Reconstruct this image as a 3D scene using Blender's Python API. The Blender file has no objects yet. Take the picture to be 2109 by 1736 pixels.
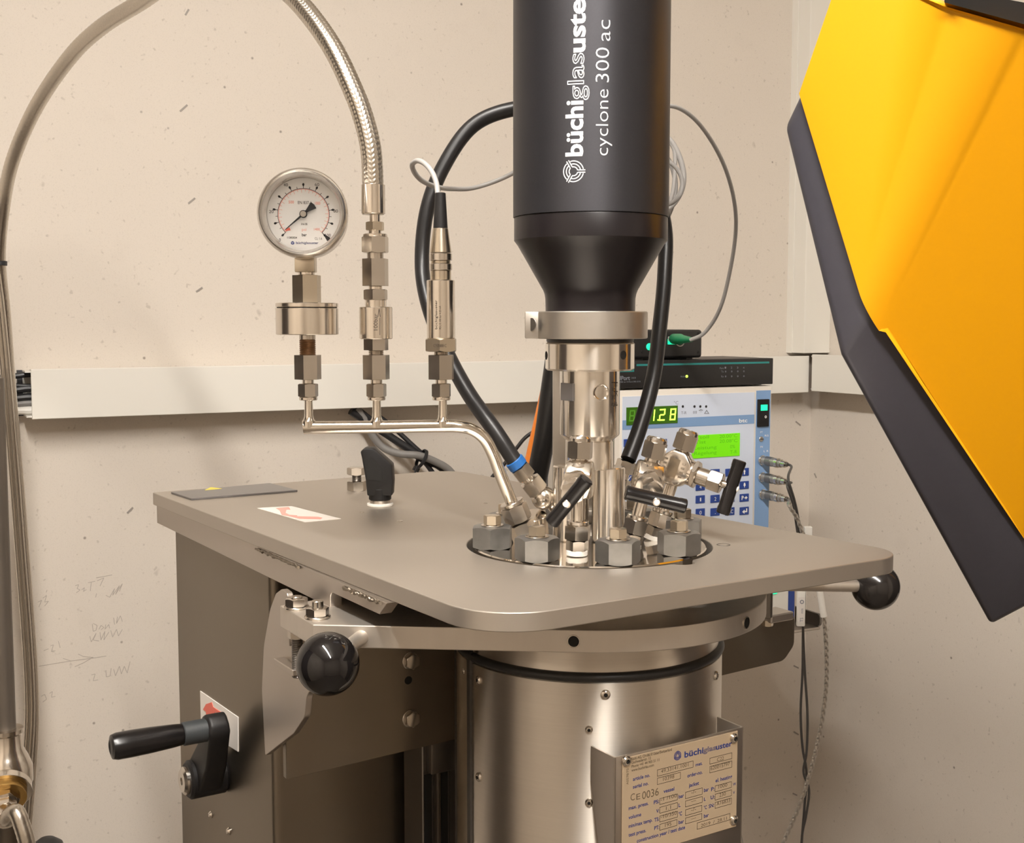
import bpy, bmesh, math, random
from mathutils import Vector, Matrix
random.seed(7)
R = math.radians
scene = bpy.context.scene
COL = scene.collection

# ------------------------------------------------------------------ camera
CZ = 1.45                     # camera height above the floor (m)
F = 2500.0                    # focal length in pixels of the 2109 x 1736 frame
CX, CY = 1054.5, 868.0
PITCH = R(4.76)
cam_d = bpy.data.cameras.new('camera')
cam_d.sensor_fit = 'HORIZONTAL'; cam_d.sensor_width = 36.0
cam_d.lens = F / 2109.0 * 36.0
cam_d.clip_start = 0.01; cam_d.clip_end = 50
cam = bpy.data.objects.new('camera', cam_d); COL.objects.link(cam)
cam.location = (0, 0, CZ); cam.rotation_euler = (R(90) - PITCH, 0, 0)
scene.camera = cam

# ------------------------------------------------------------------ world, exposure
w = bpy.data.worlds.new('world'); scene.world = w; w.use_nodes = True
w.node_tree.nodes['Background'].inputs[0].default_value = (0.06, 0.052, 0.045, 1)
w.node_tree.nodes['Background'].inputs[1].default_value = 0.3
vs = scene.view_settings
vs.view_transform = 'Standard'; vs.look = 'None'; vs.gamma = 1.0; vs.use_curve_mapping = False
vs.exposure = 0.0
LAMP = 180.0                  # emission of the ceiling tube's diffuser
LAMP_COL = (1.0, 0.95, 0.89)

# ------------------------------------------------------------------ pixel <-> place
cp, sp = math.cos(PITCH), math.sin(PITCH)
def ray(px, py):
    a = (px - CX) / F; b = (CY - py) / F
    return Vector((a, cp + b * sp, -sp + b * cp))
EYE = Vector((0, 0, CZ))
def at(px, py, Y):
    d = ray(px, py); return EYE + d * (Y / d.y)
def onz(px, py, z):
    d = ray(px, py); return EYE + d * ((z - CZ) / d.z)
def onpl(px, py, p0, n):
    d = ray(px, py); return EYE + d * ((p0 - EYE).dot(n) / d.dot(n))
def mpp(P):
    v = P - EYE
    return (v.y * cp - v.z * sp) / F       # metres per pixel at P
Z = Vector((0, 0, 1))

class Plane:                    # vertical plane: p0, horizontal direction u, normal n towards the room
    def __init__(s, p0, u):
        s.p0 = Vector(p0); s.u = Vector(u).normalized(); s.n = s.u.cross(Z)
        if s.n.dot(EYE - s.p0) < 0: s.n = -s.n
    def uv(s, px, py):
        p = onpl(px, py, s.p0, s.n) - s.p0
        return p.dot(s.u), p.z
    def pt(s, a, b, o=0.0): return s.p0 + s.u * a + Z * b + s.n * o
    def px(s, px, py, o=0.0): return onpl(px, py, s.p0 + s.n * o, s.n)
    def mat(s, o=0.0, a=0, b=0):
        m = Matrix.Identity(4)
        for i, c in enumerate((s.u, Z, s.u.cross(Z))):
            for k in range(3): m[k][i] = c[k]
        m.translation = s.pt(a, b, o); return m

# ------------------------------------------------------------------ materials
MATS = {}
def pm(name, col, rough=0.5, metal=0.0, nscale=40, var=0.06, bump=0.0, stretch=(1, 1, 1), rvar=0.0,
       emit=0, ecol=None, coat=0.0, aniso=0.0, bscale=None, spec=None, ior=None):
    m = bpy.data.materials.new(name); m.use_nodes = True; MATS[name] = m
    nt = m.node_tree; N = nt.nodes; L = nt.links; b = N['Principled BSDF']
    b.inputs['Metallic'].default_value = metal; b.inputs['Roughness'].default_value = rough
    if coat: b.inputs['Coat Weight'].default_value = coat; b.inputs['Coat Roughness'].default_value = 0.08
    if aniso:                                        # turned or brushed round its axis: highlights drawn out upright
        b.inputs['Anisotropic'].default_value = aniso; b.inputs['Anisotropic Rotation'].default_value = 0.25
        tg_ = N.new('ShaderNodeTangent'); tg_.direction_type = 'RADIAL'; tg_.axis = 'Z'; L.new(tg_.outputs[0], b.inputs['Tangent'])
    if spec is not None: b.inputs['Specular IOR Level'].default_value = spec
    tc = N.new('ShaderNodeTexCoord'); mp = N.new('ShaderNodeMapping'); L.new(tc.outputs['Object'], mp.inputs[0])
    mp.inputs['Scale'].default_value = stretch
    nz = N.new('ShaderNodeTexNoise'); nz.inputs['Scale'].default_value = nscale; nz.inputs['Detail'].default_value = 4
    L.new(mp.outputs[0], nz.inputs['Vector'])
    mx = N.new('ShaderNodeMix'); mx.data_type = 'RGBA'
    mx.inputs[6].default_value = tuple(c * (1 - var) for c in col) + (1,)
    mx.inputs[7].default_value = tuple(min(1, c * (1 + var)) for c in col) + (1,)
    L.new(nz.outputs[0], mx.inputs[0]); L.new(mx.outputs[2], b.inputs['Base Color'])
    if rvar:
        mr = N.new('ShaderNodeMapRange'); mr.inputs[3].default_value = rough - rvar; mr.inputs[4].default_value = rough + rvar
        L.new(nz.outputs[0], mr.inputs[0]); L.new(mr.outputs[0], b.inputs['Roughness'])
    if bump:
        nb = nz
        if bscale:
            nb = N.new('ShaderNodeTexNoise'); nb.inputs['Scale'].default_value = bscale; L.new(mp.outputs[0], nb.inputs['Vector'])
        bp = N.new('ShaderNodeBump'); bp.inputs['Strength'].default_value = bump; bp.inputs['Distance'].default_value = 0.0005
        L.new(nb.outputs[0], bp.inputs['Height']); L.new(bp.outputs[0], b.inputs['Normal'])
    if emit:
        b.inputs['Emission Color'].default_value = tuple(ecol or col) + (1,)
        b.inputs['Emission Strength'].default_value = emit
    return m

def wall_mat(name, col):
    m = pm(name, col, rough=0.85, nscale=3.0, var=0.05, spec=0.25)
    nt = m.node_tree; N = nt.nodes; L = nt.links; b = N['Principled BSDF']
    src = b.inputs['Base Color'].links[0].from_socket
    tc = N.new('ShaderNodeTexCoord')
    prev = src
    for sc, thr, amt, det in ((60, 0.74, 0.35, 1.5), (160, 0.69, 0.26, 1.0), (14, 0.62, 0.04, 6), (700, 0.55, 0.06, 1)):
        nz = N.new('ShaderNodeTexNoise'); nz.inputs['Scale'].default_value = sc; nz.inputs['Detail'].default_value = det
        L.new(tc.outputs['Object'], nz.inputs['Vector'])
        mr = N.new('ShaderNodeMapRange'); mr.inputs[1].default_value = thr; mr.inputs[2].default_value = thr + 0.10
        mr.inputs[4].default_value = amt
        L.new(nz.outputs[0], mr.inputs[0])
        mx = N.new('ShaderNodeMix'); mx.data_type = 'RGBA'
        L.new(mr.outputs[0], mx.inputs[0]); L.new(prev, mx.inputs[6]); mx.inputs[7].default_value = (0.16, 0.12, 0.09, 1)
        prev = mx.outputs[2]
    # sparse dark flecks of the fibre board
    vo = N.new('ShaderNodeTexVoronoi'); vo.inputs['Scale'].default_value = 30
    L.new(tc.outputs['Object'], vo.inputs['Vector'])
    mr = N.new('ShaderNodeMapRange'); mr.inputs[1].default_value = 0.075; mr.inputs[2].default_value = 0.03
    mr.inputs[3].default_value = 0.0; mr.inputs[4].default_value = 0.75
    L.new(vo.outputs['Distance'], mr.inputs[0])
    sx = N.new('ShaderNodeSeparateColor'); L.new(vo.outputs['Color'], sx.inputs[0])
    gt = N.new('ShaderNodeMath'); gt.operation = 'GREATER_THAN'; gt.inputs[1].default_value = 0.72; L.new(sx.outputs[0], gt.inputs[0])
    ml = N.new('ShaderNodeMath'); ml.operation = 'MULTIPLY'; L.new(mr.outputs[0], ml.inputs[0]); L.new(gt.outputs[0], ml.inputs[1])
    mx = N.new('ShaderNodeMix'); mx.data_type = 'RGBA'
    L.new(ml.outputs[0], mx.inputs[0]); L.new(prev, mx.inputs[6]); mx.inputs[7].default_value = (0.13, 0.10, 0.08, 1)
    L.new(mx.outputs[2], b.inputs['Base Color'])
    return m

wall_mat('board', (0.66, 0.60, 0.53))
pm('dark_reflection_paint', (0.04, 0.030, 0.024), 0.8, nscale=2, var=0.4)  # dark tone of the added panels that darken the steel's reflections
pm('darkened_steel', (0.24, 0.205, 0.163), 0.38, 1.0, nscale=8, var=0.08, rvar=0.06, bump=0.04, bscale=300)  # darker copy of sheet steel: reflected dark surroundings put into its colour
pm('side_paint', (0.46, 0.40, 0.33), 0.85, nscale=2, var=0.2)
pm('ceiling_paint', (0.72, 0.67, 0.60), 0.9, nscale=4)
pm('floor_vinyl', (0.17, 0.14, 0.11), 0.55, nscale=6, var=0.12)
pm('trunk_pvc', (0.76, 0.735, 0.675), 0.42, nscale=5, var=0.015)
pm('trunk_dark', (0.05, 0.05, 0.055), 0.6)
pm('staple', (0.33, 0.30, 0.27), 0.6, 0.3)
pm('pencil', (0.42, 0.375, 0.33), 0.8, nscale=300, var=0.2)
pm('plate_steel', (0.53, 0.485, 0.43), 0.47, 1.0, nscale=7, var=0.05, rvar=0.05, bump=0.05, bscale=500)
pm('edge_steel', (0.64, 0.59, 0.53), 0.46, 1.0, nscale=120, var=0.06, bump=0.12, stretch=(1, 1, 0.15))
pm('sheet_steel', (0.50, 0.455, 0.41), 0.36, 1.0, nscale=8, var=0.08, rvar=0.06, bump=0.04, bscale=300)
pm('dark_steel', (0.20, 0.185, 0.17), 0.42, 1.0, nscale=20, var=0.12, rvar=0.05)
pm('jacket_steel', (0.70, 0.645, 0.575), 0.41, 1.0, nscale=20, var=0.05, bump=0.015, stretch=(1, 1, 90), aniso=0.97)
pm('collar_steel', (0.70, 0.645, 0.575), 0.38, 1.0, nscale=20, var=0.05, bump=0.02, stretch=(1, 1, 60), aniso=0.9)
pm('turned_steel', (0.80, 0.75, 0.685), 0.21, 1.0, nscale=30, var=0.03, aniso=0.9)
pm('bezel_steel', (0.76, 0.725, 0.68), 0.26, 1.0, nscale=60, var=0.04)
pm('cable_charcoal', (0.055, 0.05, 0.046), 0.5, nscale=80, var=0.05)
pm('chrome', (0.78, 0.73, 0.665), 0.07, 1.0, nscale=30, var=0.03)
pm('fitting_steel', (0.76, 0.705, 0.635), 0.17, 1.0, nscale=60, var=0.05, rvar=0.03)
pm('hex_steel', (0.54, 0.495, 0.44), 0.24, 1.0, nscale=90, var=0.08, rvar=0.05)
pm('tube_steel', (0.74, 0.69, 0.62), 0.11, 1.0, nscale=40, var=0.03)
pm('braid_steel', (0.62, 0.57, 0.50), 0.28, 1.0, nscale=900, var=0.15)
pm('braid_dark', (0.36, 0.315, 0.265), 0.36, 1.0, nscale=900, var=0.2)
pm('zinc', (0.25, 0.243, 0.232), 0.38, 0.9, nscale=160, var=0.18, rvar=0.08, bump=0.2)
pm('brass_tint', (0.60, 0.53, 0.43), 0.25, 1.0, nscale=60, var=0.06)
pm('brass', (0.60, 0.38, 0.13), 0.3, 1.0, nscale=60, var=0.08)
pm('thread_copper', (0.30, 0.18, 0.10), 0.4, 0.8, nscale=200, var=0.2)
pm('bolt_steel', (0.62, 0.575, 0.52), 0.20, 1.0, nscale=60, var=0.06)
pm('motor_anod', (0.043, 0.042, 0.047), 0.50, 0.75, nscale=900, var=0.10, bump=0.03, aniso=0.5)
pm('motor_black', (0.008, 0.006, 0.007), 0.34, 0.0, spec=0.35, nscale=60, var=0.1)
pm('cover_dark', (0.045, 0.038, 0.032), 0.55, 0.0, nscale=40, var=0.1)
pm('clamp_alu', (0.48, 0.445, 0.40), 0.42, 1.0, nscale=200, var=0.05)
pm('black_plastic', (0.010, 0.009, 0.009), 0.48, spec=0.3, nscale=60, var=0.15, bump=0.05)
pm('black_gloss', (0.007, 0.006, 0.006), 0.05, nscale=30, var=0.1)
pm('ball_satin', (0.013, 0.011, 0.010), 0.16, nscale=30, var=0.1)
pm('rubber', (0.017, 0.016, 0.016), 0.42, nscale=120, var=0.15, bump=0.05)
pm('rubber_hose', (0.014, 0.013, 0.013), 0.36, spec=0.32, nscale=150, var=0.12, bump=0.04)
pm('grip', (0.007, 0.006, 0.006), 0.25, spec=0.35, nscale=60, var=0.1)
pm('grip_grey', (0.028, 0.032, 0.034), 0.45, nscale=60, var=0.1)
pm('hole_black', (0.006, 0.005, 0.004), 0.8)
pm('cable_grey', (0.33, 0.315, 0.30), 0.45, nscale=80, var=0.05)
pm('cable_grey_dark', (0.22, 0.21, 0.20), 0.5, nscale=80, var=0.05)
pm('cable_black', (0.018, 0.018, 0.02), 0.42)
pm('cable_orange', (0.78, 0.22, 0.025), 0.42, nscale=60, var=0.1)
pm('wire_silver', (0.50, 0.47, 0.43), 0.28, 0.9, nscale=1500, var=0.35)
pm('blue_ring', (0.01, 0.10, 0.32), 0.5)
pm('ptfe', (0.82, 0.79, 0.73), 0.5)
pm('white_plastic', (0.80, 0.77, 0.71), 0.45, nscale=20, var=0.02)
pm('ctrl_body', (0.72, 0.665, 0.59), 0.5, nscale=20, var=0.02)
pm('ctrl_panel', (0.60, 0.66, 0.78), 0.45, nscale=20, var=0.02)
pm('ctrl_stripe', (0.20, 0.33, 0.55), 0.45, nscale=20, var=0.02)
pm('ctrl_key', (0.018, 0.055, 0.27), 0.4, nscale=20, var=0.05)
pm('ink_white', (0.86, 0.85, 0.83), 0.5)
pm('ink_black', (0.015, 0.015, 0.018), 0.5)
pm('ink_grey', (0.20, 0.21, 0.24), 0.5)
pm('ink_red', (0.72, 0.14, 0.10), 0.5)
pm('ink_pale_red', (0.80, 0.36, 0.30), 0.5)
pm('ink_blue', (0.02, 0.035, 0.17), 0.5)
pm('ink_brown', (0.12, 0.085, 0.05), 0.5)
pm('ink_etch', (0.035, 0.026, 0.02), 0.6, spec=0.2)
pm('lcd_dark', (0.035, 0.10, 0.005), 0.3, emit=0.10, ecol=(0.06, 0.30, 0.0))
pm('seg_lit', (0.6, 0.95, 0.1), 0.4, emit=1.8, ecol=(0.52, 1.0, 0.08))
pm('seg_off', (0.08, 0.20, 0.02), 0.4, emit=0.25, ecol=(0.10, 0.45, 0.02))
pm('lcd_lit', (0.10, 0.38, 0.0), 0.4, emit=0.45, ecol=(0.22, 0.95, 0.0))
pm('lcd_text', (0.07, 0.35, 0.0), 0.5, emit=0.25, ecol=(0.10, 0.75, 0.0))
pm('led_green', (0.0, 0.45, 0.22), 0.4, emit=1.1, ecol=(0.02, 1.0, 0.46))
pm('led_lime', (0.5, 1.0, 0.1), 0.4, emit=2.5, ecol=(0.42, 1.0, 0.05))
pm('teal', (0.02, 0.20, 0.19), 0.4)
pm('plug_green', (0.01, 0.22, 0.09), 0.45)
pm('hub_black', (0.012, 0.011, 0.011), 0.4, nscale=80)
pm('hood_yellow', (0.62, 0.275, 0.0), 0.55, spec=0.25, nscale=500, var=0.01, bump=0.02)
pm('hood_dark', (0.042, 0.040, 0.050), 0.5, nscale=200, var=0.08, bump=0.08)
pm('dial_white', (0.80, 0.79, 0.77), 0.5, nscale=10, var=0.01)
pm('name_gold', (0.62, 0.49, 0.34), 0.36, 0.55, nscale=30, var=0.05)
pm('sticker_white', (0.78, 0.73, 0.68), 0.45, nscale=10, var=0.02)
pm('label_plate', (0.25, 0.24, 0.245), 0.32, 0.9, nscale=10, var=0.1)
pm('warn_yellow', (0.62, 0.52, 0.06), 0.45)
pm('pipe_brown', (0.17, 0.145, 0.12), 0.40, 0.6, nscale=20, var=0.15)
pm('lamp_white', (0.8, 0.8, 0.78), 0.5)
pm('lamp_glow', (1, 1, 1), 0.5, emit=LAMP, ecol=LAMP_COL)
gl = pm('gauge_glass', (1, 1, 1), 0.02, nscale=10, var=0.0)
gl.node_tree.nodes['Principled BSDF'].inputs['Transmission Weight'].default_value = 1.0
gl.node_tree.nodes['Principled BSDF'].inputs['IOR'].default_value = 1.05

# ------------------------------------------------------------------ mesh helpers
BASE = {}
def frame(o, z, x=None):
    z = Vector(z).normalized()
    x = Vector(x) if x is not None else (Vector((1, 0, 0)) if abs(z.x) < 0.9 else Vector((0, 1, 0)))
    y = z.cross(x).normalized(); x = y.cross(z).normalized()
    m = Matrix.Identity(4)
    for i, c in enumerate((x, y, z)):
        for k in range(3): m[k][i] = c[k]
    m.translation = Vector(o); return m
def T(x, y=None, z=None):
    return Matrix.Translation(Vector((x, y, z)) if y is not None else Vector(x))

class MB:
    def __init__(s): s.v = []; s.f = []
    def add(s, vs, fs, M=None):
        k = len(s.v)
        s.v += [(M @ Vector(p)) if M is not None else Vector(p) for p in vs]
        s.f += [tuple(i + k for i in f) for f in fs]; return s
    def lathe(s, prof, M=None, seg=40, rfun=None):
        vs, fs, rings = [], [], []
        for r, z in prof:
            if r < 1e-7: rings.append([len(vs)]); vs.append((0, 0, z))
            else:
                rings.append(list(range(len(vs), len(vs) + seg)))
                for i in range(seg):
                    a = 2 * math.pi * i / seg; vs.append((r * math.cos(a), r * math.sin(a), z))
        for A, B in zip(rings, rings[1:]):
            for i in range(seg):
                j = (i + 1) % seg
                if len(A) == 1 and len(B) == 1: continue
                if len(A) == 1: fs.append((A[0], B[j], B[i]))
                elif len(B) == 1: fs.append((A[i], A[j], B[0]))
                else: fs.append((A[i], A[j], B[j], B[i]))
        return s.add(vs, fs, M)
    def cyl(s, r, z0, z1, M=None, seg=40, ch=None, r1=None):
        r1 = r if r1 is None else r1
        c = min(ch if ch is not None else 0.0004, r * 0.3, r1 * 0.3, abs(z1 - z0) * 0.3)
        return s.lathe([(0, z0), (r - c, z0), (r, z0 + c), (r1, z1 - c), (r1 - c, z1), (0, z1)], M, seg)
    def ring(s, r0, r1, z0, z1, M=None, seg=64, ch=0.0004):
        c = min(ch, abs(z1 - z0) * .3, abs(r1 - r0) * .3)
        return s.lathe([(r0, z0), (r1 - c, z0), (r1, z0 + c), (r1, z1 - c), (r1 - c, z1), (r0, z1), (r0, z0)], M, seg)
    def hexn(s, rc, z0, z1, M=None, c0=True, c1=True, rot=0.0, n=8):
        # hexagon of corner radius rc with turned (conical) chamfers
        a = rc * math.cos(math.pi / 6); seg = 6 * n; k = 0.55
        lo, hi = [], []
        for i in range(seg):
            th = 2 * math.pi * i / seg
            rr = a / math.cos((th % (math.pi / 3)) - math.pi / 6)
            d = (rr - a) * k
            x, y = rr * math.cos(th + rot), rr * math.sin(th + rot)
            lo.append((x, y, z0 + (d if c0 else 0))); hi.append((x, y, z1 - (d if c1 else 0)))
        vs = lo + hi; fs = []
        for i in range(seg):
            j = (i + 1) % seg; fs.append((i, j, seg + j, seg + i))
        k0 = len(vs)
        for i in range(seg):
            th = 2 * math.pi * i / seg + rot; vs.append((a * .97 * math.cos(th), a * .97 * math.sin(th), z0))
        for i in range(seg):
            th = 2 * math.pi * i / seg + rot; vs.append((a * .97 * math.cos(th), a * .97 * math.sin(th), z1))
        for i in range(seg):
            j = (i + 1) % seg
            fs.append((j, i, k0 + i, k0 + j)); fs.append((seg + i, seg + j, k0 + seg + j, k0 + seg + i))
        fs.append(tuple(k0 + i for i in reversed(range(seg)))); fs.append(tuple(k0 + seg + i for i in range(seg)))
        return s.add(vs, fs, M)
    def box(s, x0, x1, y0, y1, z0, z1, M=None):
        vs = [(x, y, z) for z in (z0, z1) for y in (y0, y1) for x in (x0, x1)]
        return s.add(vs, [(0, 2, 3, 1), (4, 5, 7, 6), (0, 1, 5, 4), (2, 6, 7, 3), (0, 4, 6, 2), (1, 3, 7, 5)], M)
    def prism(s, poly, z0, z1, M=None):
        n = len(poly)
        vs = [(x, y, z0) for x, y in poly] + [(x, y, z1) for x, y in poly]
        fs = [tuple(reversed(range(n))), tuple(range(n, 2 * n))]
        fs += [(i, (i + 1) % n, n + (i + 1) % n, n + i) for i in range(n)]
        return s.add(vs, fs, M)
    def tube(s, pts, r, seg=14, closed=False, mod=None):
        pts = [Vector(p) for p in pts]; n = len(pts)
        rad = r if isinstance(r, (list, tuple)) else [r] * n
        tan = [(pts[min(i + 1, n - 1)] - pts[max(i - 1, 0)]).normalized() for i in range(n)]
        up = Vector((0, 1, 0)) if abs(tan[0].y) < 0.8 else Vector((1, 0, 0))
        nx = (up - tan[0] * up.dot(tan[0])).normalized()
        vs, fs = [], []
        dist = 0
        for i in range(n):
            if i:
                nx = (nx - tan[i] * nx.dot(tan[i])).normalized(); dist += (pts[i] - pts[i - 1]).length
            ny = tan[i].cross(nx)
            for k in range(seg):
                a = 2 * math.pi * k / seg
                q = rad[i] * (mod(dist, a, rad[i]) if mod else 1)
                vs.append(pts[i] + nx * (math.cos(a) * q) + ny * (math.sin(a) * q))
        for i in range(n - 1):
            for k in range(seg):
                j = (k + 1) % seg
                fs.append((i * seg + k, i * seg + j, (i + 1) * seg + j, (i + 1) * seg + k))
        fs.append(tuple(reversed(range(seg)))); fs.append(tuple((n - 1) * seg + k for k in range(seg)))
        return s.add(vs, fs)
    def sphere(s, r, M=None, seg=40, rings=24, z0=-1.0):
        prof = []
        for i in range(rings + 1):
            t = -math.pi / 2 + math.pi * i / rings
            prof.append((max(r * math.cos(t), 0) if 0 < i < rings else 0, r * math.sin(t)))
        return s.lathe(prof, M, seg)
    def build(s, name, mat, parent=None, smooth=35, bevel=None, base=None, weld=False):
        me = bpy.data.meshes.new(name)
        me.from_pydata([tuple(v) for v in s.v], [], s.f)
        return finish(me, name, mat, parent, smooth, bevel, base, weld)

def finish(me, name, mat, parent=None, smooth=35, bevel=None, base=None, weld=False):
    bm = bmesh.new(); bm.from_mesh(me)
    if weld or bevel: bmesh.ops.remove_doubles(bm, verts=bm.verts, dist=1e-6)
    if bevel:
        wd, sg = bevel
        es = [e for e in bm.edges if len(e.link_faces) == 2 and e.calc_face_angle(0) > R(25)]
        bmesh.ops.bevel(bm, geom=es, offset=wd, segments=sg, profile=0.5, affect='EDGES', clamp_overlap=True)
    bmesh.ops.recalc_face_normals(bm, faces=bm.faces)
    bm.to_mesh(me); bm.free()
    if smooth:
        for p in me.polygons: p.use_smooth = True
        me.set_sharp_from_angle(angle=R(smooth))
    me.materials.append(MATS[mat])
    o = bpy.data.objects.new(name, me); COL.objects.link(o)
    if parent is not None:
        o.parent = parent; b = BASE[parent.name]
    else:
        b = Vector(base) if base is not None else Vector((0, 0, 0)); o.location = b
    me.transform(Matrix.Translation(-b)); BASE[o.name] = b
    return o

def tag(o, label, cat, group=None, kind=None):
    if label: o['label'] = label
    if cat: o['category'] = cat
    if group: o['group'] = group
    if kind: o['kind'] = kind
    return o
def thing(name, label, cat, loc, group=None):
    o = bpy.data.objects.new(name, None); COL.objects.link(o); o.location = Vector(loc)
    o.empty_display_size = 0.02
    BASE[o.name] = Vector(loc); return tag(o, label, cat, group)
def struct(o): o['kind'] = 'structure'; return o

def smooth_path(pts, n=8):
    P = [Vector(p) for p in pts]
    P = [P[0] * 2 - P[1]] + P + [P[-1] * 2 - P[-2]]
    out = []
    for i in range(1, len(P) - 2):
        p0, p1, p2, p3 = P[i - 1:i + 3]
        d0 = max((p1 - p0).length, 1e-6) ** .5; d1 = max((p2 - p1).length, 1e-6) ** .5; d2 = max((p3 - p2).length, 1e-6) ** .5
        m1 = (p2 - p1) + ((p1 - p0) / d0 - (p2 - p0) / (d0 + d1)) * d1
        m2 = (p2 - p1) + ((p3 - p2) / d2 - (p3 - p1) / (d1 + d2)) * d1
        for k in range(n):
            t = k / n; a = 2 * t ** 3 - 3 * t ** 2 + 1; b = t ** 3 - 2 * t ** 2 + t; c = -2 * t ** 3 + 3 * t ** 2; d = t ** 3 - t ** 2
            out.append(p1 * a + m1 * b + p2 * c + m2 * d)
    out.append(P[-2]); return out
def pxpath(pts, n=8): return smooth_path([at(*p) for p in pts], n)
def resample(pts, step):
    out = [pts[0]]; acc = 0
    for a, b in zip(pts, pts[1:]):
        L = (b - a).length; d = step - acc
        while d <= L: out.append(a + (b - a) * (d / L)); d += step
        acc = L - (d - step)
    out.append(pts[-1]); return out

def fillet(poly, rad, n=6):
    out = []; m = len(poly)
    for i in range(m):
        p = Vector(poly[i]); a = Vector(poly[i - 1]); b = Vector(poly[(i + 1) % m])
        r = rad[i] if isinstance(rad, (list, tuple)) else rad
        if r <= 0: out.append((p.x, p.y)); continue
        da = (a - p).normalized(); db = (b - p).normalized()
        h = math.acos(max(-1, min(1, da.dot(db)))) / 2
        t = min(r / math.tan(h), (a - p).length * .48, (b - p).length * .48); rr = t * math.tan(h)
        c = p + (da + db).normalized() * (rr / math.sin(h))
        a0 = p + da * t - c; a1 = p + db * t - c
        t0 = math.atan2(a0.y, a0.x); t1 = math.atan2(a1.y, a1.x)
        dt = (t1 - t0 + math.pi) % (2 * math.pi) - math.pi
        for k in range(n + 1): out.append((c.x + rr * math.cos(t0 + dt * k / n), c.y + rr * math.sin(t0 + dt * k / n)))
    return out
def circle(cx, cy, r, n=48): return [(cx + r * math.cos(2 * math.pi * i / n), cy + r * math.sin(2 * math.pi * i / n)) for i in range(n)]

def plate(name, mat, parent, loops, z0, z1, bev=0.0004, M=None, base=None, smooth=20):
    """flat plate with holes: filled outline loops, real thickness and eased edges"""
    cu = bpy.data.curves.new('tmp', 'CURVE'); cu.dimensions = '2D'; cu.fill_mode = 'BOTH'
    for lp in loops:
        spn = cu.splines.new('POLY'); spn.points.add(len(lp) - 1); spn.use_cyclic_u = True
        for i, p in enumerate(lp): spn.points[i].co = (p[0], p[1], 0, 1)
    cu.extrude = (z1 - z0) / 2 - bev; cu.bevel_depth = bev; cu.bevel_resolution = 1; cu.offset = -bev
    o = bpy.data.objects.new('tmp', cu)
    me = bpy.data.meshes.new_from_object(o); bpy.data.objects.remove(o); bpy.data.curves.remove(cu)
    me.name = name; me.materials.clear()
    me.transform((M if M is not None else Matrix.Identity(4)) @ T(0, 0, (z0 + z1) / 2))
    return finish(me, name, mat, parent, smooth, None, base, weld=True)

TXT = {}
def text_verts(s, bold=0.0, outline=0.0):
    key = (s, bold, outline)
    if key not in TXT:
        cu = bpy.data.curves.new('t', 'FONT'); cu.body = s; cu.size = 1.0; cu.offset = bold; cu.resolution_u = 3
        o = bpy.data.objects.new('t', cu); me = bpy.data.meshes.new_from_object(o)
        V = [v.co.copy() for v in me.vertices]; Fc = [tuple(p.vertices) for p in me.polygons]
        bpy.data.objects.remove(o); bpy.data.curves.remove(cu); bpy.data.meshes.remove(me)
        if outline:                                  # open letters: a ribbon along every contour
            cnt = {}; key_ = lambda v: (round(v.x, 5), round(v.y, 5))
            for f in Fc:
                for i in range(len(f)):
                    a, b = key_(V[f[i]]), key_(V[f[(i + 1) % len(f)]]); k = (min(a, b), max(a, b)); cnt[k] = cnt.get(k, 0) + 1
            NV, NF = [], []
            for (a, b), c in cnt.items():
                if c != 1 or a == b: continue
                P_, Q_ = Vector(a), Vector(b); d = (Q_ - P_).normalized(); s_ = Vector((-d.y, d.x)) * outline; P_ = P_ - d * outline * .6; Q_ = Q_ + d * outline * .6
                n_ = max(1, int((Q_ - P_).length / .09))
                for j in range(n_):
                    p = P_ + (Q_ - P_) * (j / n_); q = P_ + (Q_ - P_) * ((j + 1) / n_); k = len(NV)
                    NV += [Vector((*(p + s_), 0)), Vector((*(q + s_), 0)), Vector((*(q - s_), 0)), Vector((*(p - s_), 0))]; NF.append((k, k + 1, k + 2, k + 3))
            V, Fc = NV, NF
        xs = [v.x for v in V] or [0]; TXT[key] = (V, Fc, min(xs), max(xs))
    return TXT[key]
def put_text(mb, s, M, width=None, size=1.0, bold=0.0, outline=0.0, center=False):
    """lettering in the xy plane of M; cap height about 0.72*size; width fits the run"""
    V, Fc, a, b = text_verts(s, bold, outline)
    kx = (width / max(b - a, 1e-6)) if width else size
    off = (a + b) / 2 if center else a
    mb.add([((v.x - off) * kx, v.y * size, v.z * size * 0.2 if outline else 0.0) for v in V], Fc, M)
def ptext(mb, pl, o, items):
    """items: (string, px left, py baseline, px right, letter height px)"""
    for it in items:
        s, xl, yb, xr, h = it[:5]
        bold = it[5] if len(it) > 5 else 0.0; ol = it[6] if len(it) > 6 else 0.0
        P = pl.px(xl, yb, o); k = mpp(P)
        a0, b0 = pl.uv(xl, yb); a1, _ = pl.uv(xr, yb)
        put_text(mb, s, pl.mat(o, a0, b0), abs(a1 - a0), h * k / 0.72, bold, ol)

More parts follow.
